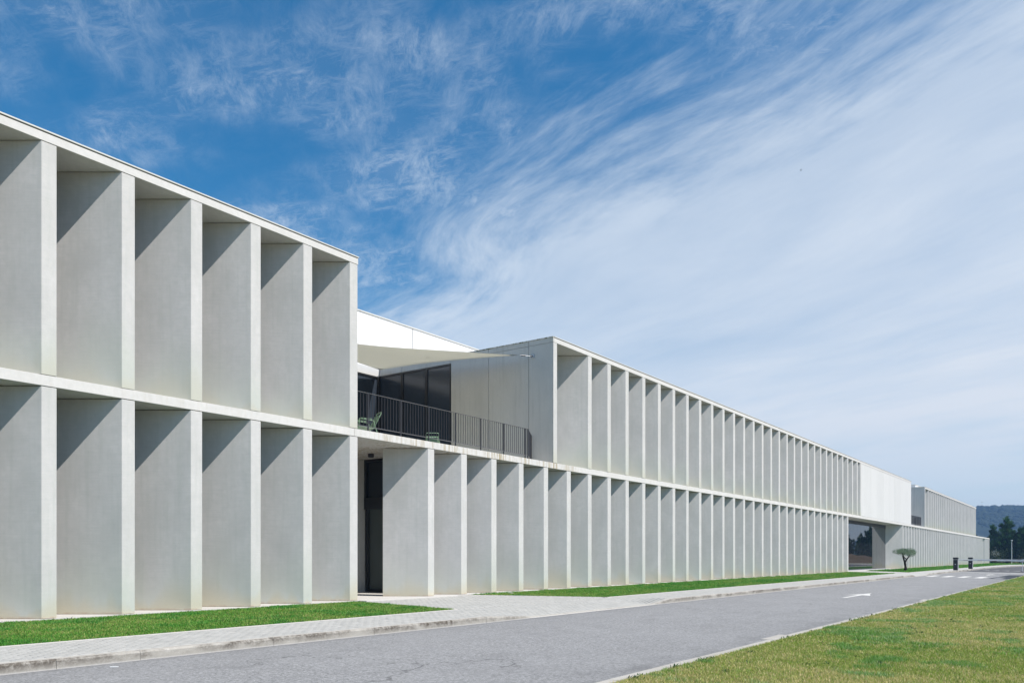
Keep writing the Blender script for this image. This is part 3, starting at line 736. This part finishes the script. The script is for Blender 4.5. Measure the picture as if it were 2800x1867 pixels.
# ------------------------------------------------------------------ railings
def railing(label, ya, yb, xr, turn, posts, grp):
    r_ = empty('balcony_railing', (xr, ya, Z2), label, 'railing', grp)
    top, bot = 5.96-Z2, 4.985-Z2
    def part(name, b_, mat): return b_.obj(name, mat, r_)
    part('top_rail', MB().box(-.02, .02, 0, yb-ya, top-.012, top, .002), M_rail)
    part('bottom_rail', MB().box(-.012, .012, 0, yb-ya, bot-.006, bot+.012, .002), M_rail)
    pm = MB().box(-.016, .016, -.018, .018, 0, top-.013, .002).mesh('post', M_steel)
    bmm = MB().box(-.006, .006, -.006, .006, bot+.0125, top-.0125).mesh('baluster', M_steel)
    for y_ in posts: link('post', pm, r_, (0, y_-ya, 0))
    y_ = ya+.06
    while y_ < yb-.03:
        if all(abs(y_-q_) > .03 for q_ in posts): link('baluster', bmm, r_, (0, y_-ya, 0))
        y_ += .1215
    # splayed return to the wall
    tx, ty = turn; dx, dy = tx-xr, ty-yb; L = math.hypot(dx, dy); ux, uy = dx/L, dy/L; ang = math.atan2(uy, ux)-math.pi/2
    for (nm, z0, z1, hw, mt) in (('top_rail', top-.012, top, .02, M_rail), ('bottom_rail', bot-.006, bot+.012, .012, M_rail)):
        o = MB().box(-hw, hw, 0.02, L, z0, z1, .002).obj(nm, mt, r_, (0, yb-ya, 0)); o.rotation_euler.z = ang
    link('post', pm, r_, (0, yb-ya, 0)); link('post', pm, r_, (dx-ux*.05, yb-ya+dy-uy*.05, 0))
    d = .12
    while d < L-.1: link('baluster', bmm, r_, (ux*d, yb-ya+uy*d, 0)); d += .1215
    return r_
railing('dark steel balustrade along the terrace edge behind the green chairs', 16.05, 24.6, -.16, (-1.0, 26.05), [16.53, 17.88, 19.14, 20.45, 21.79, 23.1, 24.43], 'dark balcony railings')
railing('dark balustrade in the far gap before the last upper block', 99.4, 106.4, -.16, (-1.1, 107.95), [100, 101.3, 102.6, 103.9, 105.2], 'dark balcony railings')

# ------------------------------------------------------------------ shade sail
A_ = Vector((-1.22, 25.6, 9.02)); B_ = Vector((-9.05, 25.9, 9.56)); D_ = Vector((-9.0, 16.2, 9.85)); C_ = Vector((-2.0, 16.2, 7.62))
n = 22; V = []; bmS = bmesh.new()
def sag(a, b2, t, c_): 
    pnt = a.lerp(b2, t); return pnt + (c_-pnt)*(.36*t*(1-t))
cen = (A_+B_+C_+D_)/4
gridv = {}
for i in range(n+1):
    for j in range(n+1):
        u, v = i/n, j/n
        e0 = sag(A_, B_, u, cen); e1 = sag(C_, D_, u, cen); f0 = sag(A_, C_, v, cen); f1 = sag(B_, D_, v, cen)
        pnt = e0.lerp(e1, v) + f0.lerp(f1, u) - (A_.lerp(B_, u)).lerp(C_.lerp(D_, u), v)
        gridv[i, j] = bmS.verts.new(pnt)
for i in range(n):
    for j in range(n): bmS.faces.new((gridv[i, j], gridv[i+1, j], gridv[i+1, j+1], gridv[i, j+1]))
bmesh.ops.solidify(bmS, geom=bmS.faces[:], thickness=.006)
me = bpy.data.meshes.new('cloth'); bmS.to_mesh(me); bmS.free(); me.materials.append(M_sail)
for p_ in me.polygons: p_.use_smooth = True
sail = empty('shade_sail', (0, 0, 0), 'cream fabric shade sail stretched over the upper terrace', 'shade sail')
link('cloth', me, sail)
tip = Vector((-.93, 26.06, 9.03))
MB().tube([A_+(tip-A_)*.03, tip], .009, 6).obj('cable', M_galv, sail)
MB().tube([A_+(tip-A_)*.08, A_+(tip-A_)*.42], .024, 8).obj('turnbuckle', M_steel, sail)
MB().tube([A_+(tip-A_)*.8, tip], .022, 8).obj('shackle', M_steel, sail)
MB().tube([B_, (-9.18, 26.06, 9.50)], .014, 6).obj('cable', M_galv, sail)

# ------------------------------------------------------------------ ceiling lamp
lamp = empty('ceiling_lamp', (-2.44, 18.87, Z1), 'small black round downlight under the entrance soffit', 'lamp')
MB().tube([(0, 0, -.115), (0, 0, -.002)], .10, 24).obj('lamp_body', M_black, lamp)
MB().tube([(0, 0, -.118), (0, 0, -.1155)], .085, 24).obj('lamp_lens', M_frost, lamp)

# ------------------------------------------------------------------ chairs
def arc(pts, k=3):        # round the corners of a polyline
    pts = [Vector(p) for p in pts]; out = [pts[0]]
    for i in range(1, len(pts)-1):
        a, b2, c_ = pts[i-1], pts[i], pts[i+1]; r_ = min(.05, (a-b2).length*.4, (c_-b2).length*.4)
        p0 = b2+(a-b2).normalized()*r_; p1 = b2+(c_-b2).normalized()*r_
        for t in range(k+1):
            t = t/k; out.append(p0*(1-t)**2+b2*2*t*(1-t)+p1*t*t)
    out.append(pts[-1]); return out
def chair(loc, rz, label):
    ch = empty('garden_chair', loc, label, 'chair', 'green garden chairs on the terrace'); ch.rotation_euler.z = rz
    # faces local +x ; seat .42, back leaning to -x
    for s_ in (-.25, .25):
        MB().tube(arc([(.30, s_, 0), (.27, s_, .64), (-.20, s_, .60), (-.24, s_, .40), (-.42, s_*.96, 0)]), .013, 8).obj('leg_frame', M_green, ch, smooth=True)
        MB().tube(arc([(.24, s_, .40), (-.22, s_, .36)]), .012, 8).obj('side_bar', M_green, ch, smooth=True)
        MB().box(-.14, .24, s_-.022, s_+.022, .645, .66, .004).obj('armrest', M_green, ch)
    MB().tube(arc([(-.20, -.23, .36), (-.47, -.23, .90), (-.47, .23, .90), (-.20, .23, .36)]), .013, 8).obj('back_frame', M_green, ch, smooth=True)
    sm = MB().box(-.03, .03, -.235, .235, -.005, .005, .003).mesh('seat_slat', M_green)
    for i in range(7):
        o = link('seat_slat', sm, ch, (.24-.072*i, 0, .405-.006*i))
    for i in range(6):
        o = link('back_slat', sm, ch, (-.225-.034*i, 0, .42+.068*i)); o.rotation_euler.y = R(-63); o.scale = (1.18, .92, 1)
    return ch
chair((-1.55, 17.75, Z2+.006), R(245), 'green metal armchair nearest the block corner, turned to the left')
chair((-3.05, 22.6, Z2+.006), R(131), 'green metal chair further along, only its back top showing above the slab')
chair((-3.3, 16.9, Z2+.006), R(300), 'green chair mostly hidden behind the near block beside the first armchair')

# ------------------------------------------------------------------ barriers
def barrier(x, y, label, arm_x1, dz, support):
    b_ = empty('parking_barrier', (x, y, 0), label, 'barrier', 'parking barriers at the gate')
    MB().box(-.19, .19, -.21, .21, 0, .985, .012).obj('cabinet', M_black, b_)
    MB().box(-.21, .21, -.23, .23, 1.03, 1.21, .02).obj('cabinet_head', M_black, b_)
    MB().box(-.17, .17, -.19, .19, .98, 1.035).obj('cabinet_neck', M_galv, b_)
    MB().box(.192, .205, -.2, .2, .03, .97, .003).obj('side_trim', M_galv, b_)
    MB().box(-.05, .03, -.216, -.211, .54, .60).obj('badge', M_wpaint, b_)
    L = arm_x1-x-.2
    ap = empty('arm_pivot', (0.2, -.16, 1.0), parent=b_)
    bpy.data.objects.remove(ap, do_unlink=True)
    a = MB().box(0, L, -.022, .022, -.05, .05, .008).obj('boom', M_wpaint, b_, (.21, -.245, .985)); a.rotation_euler.y = math.atan2(dz, L)
    for i in range(5): MB().box(.45+i*1.15, .82+i*1.15, -.0245, .0245, -.0515, -.025).obj('reflector', M_red, a)
    if support:
        MB().tube([(L-.75, 0, -.05), (L-.75, 0, -.93)], .022, 8).obj('support_leg', M_wpaint, a)
        MB().box(L-.85, L-.65, -.05, .05, -.96, -.93).obj('support_foot', M_black, a)
    return b_
barrier(6.0, 86.4, 'nearer black barrier cabinet with a white badge and long white boom', 12.1, .13, True)
barrier(6.0, 97.4, 'farther black barrier cabinet behind the white boom', 12.4, .08, False)

# ------------------------------------------------------------------ small street things
for (y_, lab, L) in ((13.5, 'narrow concrete drain frame set in the near edge of the road', .98), (28.3, 'small concrete drain frame further up the road edge', .9)):
    d = empty('road_drain', (12.27, y_, -.13), lab, 'drain', 'road drains by the lawn kerb')
    MB().box(0, .188, 0, .09, -.02, .006, .003).obj('frame', M_kerb, d); MB().box(0, .188, L-.09, L, -.02, .006, .003).obj('frame', M_kerb, d)
    MB().box(0, .13, .091, L-.091, -.02, .004, .003).obj('cover', M_kerb, d); MB().box(.132, .188, .091, L-.091, -.02, -.004, .001).obj('slot', M_gap, d)
sc_ = MB().prism([(6.84, 5.30), (6.865, 5.29), (6.93, 5.36), (6.91, 5.375)], -.126, -.118).obj('paper_scrap', M_paper); tag(sc_, 'thin white paper scrap lying on the asphalt near the kerb', 'litter')
sc_ = MB().prism([(.35, 22.6), (.60, 22.5), (.62, 22.62), (.38, 22.7)], .02, .028).obj('paper_scrap', M_paper); tag(sc_, 'white paper scrap in the grass by the wall', 'litter')
lp = empty('lamp_post', (4.0, 174.5, -.1), 'slim white lamp post standing in front of the pines', 'lamp post')
MB().tube([(0, 0, 0), (0, 0, 4.3)], [.065, .045], 10).obj('pole', M_wpaint, lp)
MB().tube([(0, 0, 4.3), (0, 0, 4.46)], [.15, .15], 12).obj('lamp_head', M_wpaint, lp)
MB().tube([(0, 0, 2.9), (0, 0, 3.02)], .13, 10).obj('collar', M_galv, lp)

def bird(loc, s_, label, yaw):
    b_ = empty('bird', loc, label, 'bird', 'small dark birds in the sky'); b_.rotation_euler = (0, 0, yaw)
    MB().tube([(-.5*s_, 0, 0), (-.2*s_, 0, 0), (.15*s_, 0, 0), (.32*s_, 0, .02*s_), (.45*s_, 0, 0)], [.02*s_, .11*s_, .13*s_, .08*s_, .01*s_], 8).obj('body', M_bird, b_, smooth=True)
    for k in (-1, 1):
        MB().prism([(-.1*s_, k*.05*s_), (.2*s_, k*.05*s_), (.05*s_, k*.5*s_), (-.25*s_, k*.95*s_)] if k > 0 else [(-.25*s_, k*.95*s_), (.05*s_, k*.5*s_), (.2*s_, k*.05*s_), (-.1*s_, k*.05*s_)],
                   lambda p_: abs(p_[1])*.35, lambda p_: abs(p_[1])*.35+.02*s_).obj('wing', M_bird, b_)
bird((-3.9, 71.3, 34.5), .18, 'small dark bird high above the roofs against the pale cloud', R(200))
bird((-.5, 172, 11.3), .22, 'tiny dark bird low over the wooded hill', R(150))

def car(loc, rz, label):
    c_ = empty('parked_car', loc, label, 'car'); c_.rotation_euler.z = rz
    prof = [(-2.1, .35), (-2.12, .75), (-1.9, .95), (-1.2, 1.0), (-.75, 1.42), (.65, 1.44), (1.15, 1.02), (1.95, .85), (2.1, .62), (2.08, .35)]
    b_ = MB(); L_s = [b_.bm.verts.new((x, -.85, z)) for x, z in prof]; R_s = [b_.bm.verts.new((x, .85, z)) for x, z in prof]; n = len(prof)
    b_.bm.faces.new(L_s); b_.bm.faces.new(list(reversed(R_s)))
    for i in range(n): b_.bm.faces.new((L_s[i], R_s[i], R_s[(i+1) % n], L_s[(i+1) % n]))
    bmesh.ops.bevel(b_.bm, geom=b_.bm.edges[:], offset=.05, segments=2, affect='EDGES'); b_.obj('body', M_car, c_, smooth=False)
    for s_ in (-.862, .852):
        MB().prism([(-1.0, 0), (.95, 0), (.6, .36), (-.65, .36)], 0, .01).obj('side_window', M_glass, c_, (0, s_+(.01 if s_ > 0 else 0), 1.0)).rotation_euler.x = R(90)
    for x in (-1.35, 1.35):
        for s_ in (-.8, .8):
            w_ = MB().tube([(x, s_-.1, .32), (x, s_+.1, .32)], .32, 20).obj('wheel', M_tyre, c_)
            MB().tube([(x, s_-.105, .32), (x, s_+.105, .32)], .19, 14).obj('rim', M_galv, w_)
    return c_
car((6.9, 183.5, -.18), R(8), 'silver car parked at the far right in front of the pines')

# ------------------------------------------------------------------ olive tree
ol = empty('olive_tree', (2.8, 80.0, -.02), 'small olive tree with a flat cloud-shaped crown on the verge', 'tree')
# right vector of a viewer on the road, only used to splay the limbs across the facade direction
rt = Vector((.25, .97, 0)).normalized(); ft = Vector((.97, -.25, 0))
def P_(a, z, d=0.0): return rt*a+ft*d+Vector((0, 0, z))
b_ = MB()
b_.tube([P_(.0, 0), P_(.02, .3, .02), P_(-.06, .6, .0), P_(-.12, .82)], [.16, .12, .10, .095], 10)
b_.tube([P_(-.11, .72), P_(-.38, 1.05, .05), P_(-.62, 1.4, .1), P_(-.72, 1.62, .05)], [.085, .065, .05, .03], 8)
b_.tube([P_(-.11, .74), P_(-.12, 1.05, -.1), P_(-.2, 1.35, -.15), P_(-.28, 1.7, -.1)], [.085, .065, .05, .03], 8)
b_.tube([P_(-.10, .76), P_(.12, 1.05, .05), P_(.42, 1.28, .12), P_(.62, 1.5, .1)], [.08, .062, .05, .03], 8)
b_.tube([P_(.12, 1.05, .05), P_(.2, 1.3, -.25), P_(.1, 1.6, -.4)], [.05, .04, .02], 8)
b_.obj('trunk', M_bark, ol, smooth=True)
Vs, Cs = [], []
for (a, z, d, ra, rz_) in ((-.85, 1.66, .05, .42, .22), (-.55, 1.78, -.1, .40, .20), (-.15, 1.86, -.1, .36, .18), (.25, 1.80, -.3, .46, .22), (.55, 1.68, .1, .50, .27), (.85, 1.55, .1, .38, .26), (.45, 1.86, .2, .42, .18), (-.6, 1.60, .4, .35, .18), (.1, 1.7, .5, .4, .2), (-.25, 1.75, -.6, .4, .2)):
    n = 900; u = rng.normal(size=(n, 3)); u /= np.linalg.norm(u, axis=1)[:, None]; r_ = rng.uniform(.45, 1.05, n)**.6
    loc = np.array(P_(a, z, d))[None] + u*r_[:, None]*np.array([ra, ra, rz_]); loc += rng.normal(0, .03, loc.shape)
    dirn = u*np.array([1, 1, .8])+rng.normal(0, .5, (n, 3)); dirn /= np.linalg.norm(dirn, axis=1)[:, None]
    sd = np.cross(dirn, rng.normal(size=(n, 3))); sd /= np.linalg.norm(sd, axis=1)[:, None]
    l = rng.uniform(.05, .10, n)[:, None]; w_ = .016
    Vs.append(np.stack([loc-sd*w_/2, loc+sd*w_/2, loc+dirn*l], 1).reshape(-1, 3))
    c_ = np.array([(.17, .26, .16), (.27, .35, .25), (.11, .18, .10)])[rng.integers(0, 3, n)]*rng.uniform(.7, 1.2, (n, 1)); Cs.append(np.repeat(c_, 3, 0))
V = np.concatenate(Vs); link('crown', npmesh('crown', V, np.arange(len(V)).reshape(-1, 3), M_blade, np.concatenate(Cs)), ol)

# ------------------------------------------------------------------ pines
def pine_crown(seed, H=10.5):
    r_ = np.random.default_rng(seed); Vs, Cs = [], []
    leads = [(0, 0, H, 3.4, 95)]
    for k in range(6):
        a_ = k*1.05+r_.uniform(-.3, .3); d_ = r_.uniform(1.2, 2.7); leads.append((math.cos(a_)*d_, math.sin(a_)*d_, H*r_.uniform(.55, .93), r_.uniform(1.5, 2.2), 42))
    for (lx, ly, Hh, Rm, nb) in leads:
        for i in range(nb):
            t = r_.uniform(.05, 1.0); h = Hh*t; az = r_.uniform(0, 2*np.pi)
            Lb = Rm*(1-t)**.7*(.5+.5*min(1, t/.2))*r_.uniform(.6, 1.12)+.12
            base = np.array([lx*min(1, .3+t), ly*min(1, .3+t), h]); tipp = base+np.array([math.cos(az)*Lb, math.sin(az)*Lb, Lb*r_.uniform(.1, .6)])
            br = np.array([(.022, .080, .026), (.038, .118, .038), (.065, .15, .042), (.014, .045, .018)][r_.integers(0, 4)])*r_.uniform(.75, 1.3)
            for s_ in r_.uniform(.15, 1.02, int(4+Lb*6)):
                c0 = base*(1-s_)+tipp*s_+r_.normal(0, .12, 3); m = 14
                up = np.array([math.cos(az)*.3, math.sin(az)*.3, 1.5])
                dirn = up[None]+r_.normal(0, .5, (m, 3)); dirn /= np.linalg.norm(dirn, axis=1)[:, None]
                sd = np.cross(dirn, r_.normal(size=(m, 3))); sd /= np.linalg.norm(sd, axis=1)[:, None]
                l = r_.uniform(.22, .60, m)[:, None]; w_ = r_.uniform(.04, .09, m)[:, None]; st = c0[None]+r_.normal(0, .08, (m, 3))
                Vs.append(np.stack([st-sd*w_/2, st+sd*w_/2, st+dirn*l], 1).reshape(-1, 3)); Cs.append(np.repeat(br[None], 3*m, 0))
    V = np.concatenate(Vs); return npmesh('crown', V, np.arange(len(V)).reshape(-1, 3), M_blade, np.concatenate(Cs))
crowns = [pine_crown(s_) for s_ in (3, 8, 15)]
def trunk_mesh(seed):
    r_ = random.Random(seed); b_ = MB()
    b_.tube([(0, 0, -.3), (r_.uniform(-.1, .1), .05, 3), (r_.uniform(-.2, .2), 0, 6.5), (0, 0, 10)], [.26, .2, .13, .03], 8)
    for i in range(8):
        a = i*2.4; z = 2+i; b_.tube([(0, 0, z), (math.cos(a)*1.6, math.sin(a)*1.6, z+.5)], [.06, .02], 5)
    return b_.mesh('trunk', M_pbark)
trunks = [trunk_mesh(1), trunk_mesh(2)]
tops = []   # (x, y, height, label)
pines = [(-5.2, 208, .66, 'low pine tip just right of the far upper block'),
         (-2.4, 214, .86, 'broad pine left of the tallest, rising behind the low far block'),
         (.6, 208, 1.06, 'tallest dark pine behind the far end of the building'),
         (4.2, 207, .93, 'dark pine directly left of the white lamp post'),
         (6.4, 217, .74, 'lower dark pine standing right behind the white lamp post'),
         (9.3, 206, .96, 'dark pine right of the lamp post, cut by the picture edge'),
         (13.5, 210, 1.15, 'tall dark pine at the extreme right edge of the picture')]
for i in range(24):
    pines.append((16.4+i*1.8+random.uniform(-.5, .5), 211+random.uniform(-4, 6)-i*.6, random.uniform(.66, .95), 'dark pine in the row past the right edge, seen only in the lobby glass'))
for i, (x, y_, s_, lab) in enumerate(pines):
    t = empty('pine_tree', (x, y_, -.2), lab, 'tree', 'pine row behind the far lawn'); t.rotation_euler.z = random.uniform(0, 6.28)
    w_ = random.uniform(.92, 1.1) if i < 7 else random.uniform(.6, .85)
    t.scale = (s_*w_*.92, s_*w_*.92, s_*.9)
    link('trunk', trunks[i % 2], t); link('crown', crowns[i % 3], t)
# undergrowth under the pines, one mass of bushes
Vs, Cs = [], []
for i in range(420):
    x = rng.uniform(-9, 24) if i < 260 else rng.uniform(20, 105); yb = 204+rng.uniform(-2, 12)-(max(0, x-18)*.3); z = rng.uniform(0, 2.3)
    m = 70; st = np.array([x, yb, z])[None]+rng.normal(0, .55, (m, 3)); dirn = rng.normal(size=(m, 3))+np.array([0, 0, .6]); dirn /= np.linalg.norm(dirn, axis=1)[:, None]
    sd = np.cross(dirn, rng.normal(size=(m, 3))); sd /= np.linalg.norm(sd, axis=1)[:, None]
    Vs.append(np.stack([st-sd*.07, st+sd*.07, st+dirn*rng.uniform(.25, .5, (m, 1))], 1).reshape(-1, 3))
    c_ = np.array([(.018, .042, .016), (.035, .06, .022), (.05, .06, .025)])[rng.integers(0, 3)]*rng.uniform(.7, 1.2); Cs.append(np.repeat(c_[None], 3*m, 0))
V = np.concatenate(Vs); o = link('undergrowth', npmesh('undergrowth', V, np.arange(len(V)).reshape(-1, 3), M_blade, np.concatenate(Cs)))
tag(o, 'dark tangled undergrowth at the foot of the pine row', 'undergrowth', kind='stuff')
# pale blossoming shrub at the end of the building
sh = empty('flowering_shrub', (.55, 184, -.1), 'small shrub dotted with white blossom at the far building corner', 'shrub')
def tufts(n, loc, rad, l, w_, cols):
    st = np.array(loc)[None]+rng.normal(0, 1, (n, 3))*np.array(rad); dirn = rng.normal(size=(n, 3)); dirn /= np.linalg.norm(dirn, axis=1)[:, None]
    sd = np.cross(dirn, rng.normal(size=(n, 3))); sd /= np.linalg.norm(sd, axis=1)[:, None]
    V = np.stack([st-sd*w_/2, st+sd*w_/2, st+dirn*l], 1).reshape(-1, 3); c_ = np.array(cols)[rng.integers(0, len(cols), n)]
    return npmesh('tuft', V, np.arange(len(V)).reshape(-1, 3), M_blade, np.repeat(c_, 3, 0))
link('foliage', tufts(1500, (0, 0, 1.2), (.45, .45, .6), .2, .08, [(.03, .06, .025), (.05, .08, .03)]), sh)
link('blossom', tufts(160, (0, -.1, 1.7), (.3, .25, .45), .14, .14, [(.75, .74, .72), (.6, .6, .6)]), sh)

# earth bank and field beyond the bend
bkm = []
xs = np.linspace(14, 150, 60); ysb = np.linspace(186, 203, 9)
o = grid('earth_bank', xs, ysb, lambda x, v: -.19+max(0, 2.7*math.sin(min(1, max(0, (v-187)/13))*math.pi/1.3)*min(1, max(0, (x-15)/14)))*(.8+.3*math.sin(x*.35)+.15*math.sin(x*1.3+v)), M_earth)
tag(o, kind='structure')

# ------------------------------------------------------------------ hills
nx, ny = 260, 46
ang = np.linspace(R(-62), R(100), nx)
V = []
for j in range(ny):
    t = j/(ny-1)
    for i in range(nx):
        a = ang[i]; rr = 1020+620*t; X = CAM[0]+math.sin(a)*rr; Yv = math.cos(a)*rr
        ridge = 81+7*mnoise.noise(Vector((a*3.1+5, 0, 0)))+3*mnoise.noise(Vector((a*11, 2, 0)))
        ridge *= 1-.85*max(0.0, min(1.0, (a-R(4))/R(9)))
        hgt = ridge*(math.sin(min(1, t*1.25)*math.pi/2))**1.15 if t < .8 else ridge
        hgt += 5*mnoise.noise(Vector((X*.01, Yv*.01, 0)))*(t > .05)+ 2.6*mnoise.noise(Vector((X*.09, Yv*.09, 3)))*(t > .05)
        V.append((X, Yv, max(-1, hgt-1)))
V = np.array(V); F = np.array([(j*nx+i, j*nx+i+1, (j+1)*nx+i+1, (j+1)*nx+i) for j in range(ny-1) for i in range(nx-1)])
hill = link('hills', npmesh('hills', V, F, M_hill)); tag(hill, kind='structure')
for p_ in hill.data.polygons: p_.use_smooth = True
# tree crowns that roughen the ridge
r2 = np.random.default_rng(5); n = 5200
a = r2.uniform(R(-6), R(14), n); t = r2.uniform(.30, .86, n); rr = 1020+620*t
base = []
for k in range(n):
    X = CAM[0]+math.sin(a[k])*rr[k]; Yv = math.cos(a[k])*rr[k]
    ridge = 81+7*mnoise.noise(Vector((a[k]*3.1+5, 0, 0)))+3*mnoise.noise(Vector((a[k]*11, 2, 0)))
    ridge *= 1-.85*max(0.0, min(1.0, (a[k]-R(4))/R(9)))
    hgt = ridge*(math.sin(min(1, t[k]*1.25)*math.pi/2))**1.15 if t[k] < .8 else ridge
    base.append((X, Yv, hgt-1.5+5*mnoise.noise(Vector((X*.01, Yv*.01, 0)))))
base = np.array(base); sz = r2.uniform(2.2, 5.2, n)*np.where(mnoise.noise(Vector((0, 0, 0))) > 9, 1, 1)
ico = bmesh.new(); bmesh.ops.create_icosphere(ico, subdivisions=1, radius=1); iv = np.array([v.co[:] for v in ico.verts]); fi = np.array([[v.index for v in f.verts] for f in ico.faces]); ico.free()
jit = r2.uniform(.65, 1.3, (n, len(iv), 1))
V = (base[:, None, :]+iv[None]*jit*sz[:, None, None]*np.array([1, 1, .95])).reshape(-1, 3); F = (fi[None]+(np.arange(n)*len(iv))[:, None, None]).reshape(-1, 3)
o = link('hill_woodland', npmesh('hill_woodland', V, F, M_hill)); tag(o, 'blue-hazed woodland covering the distant hill', 'woodland', kind='stuff')

# ------------------------------------------------------------------ haze
hz = MB().box(-2500, 2500, -1500, 2600, -1.3, 122).obj('haze', M_gap); tag(hz, 'thin pale blue haze over the whole landscape', 'haze', kind='stuff')
m = bpy.data.materials.new('haze_air'); m.use_nodes = True; t = m.node_tree; t.nodes.clear()
pv = t.nodes.new('ShaderNodeVolumePrincipled'); oo = t.nodes.new('ShaderNodeOutputMaterial'); t.links.new(pv.outputs[0], oo.inputs['Volume'])
pv.inputs['Color'].default_value = (.34, .60, 1.0, 1); pv.inputs['Density'].default_value = .00031; pv.inputs['Anisotropy'].default_value = .0
hz.data.materials.clear(); hz.data.materials.append(m)
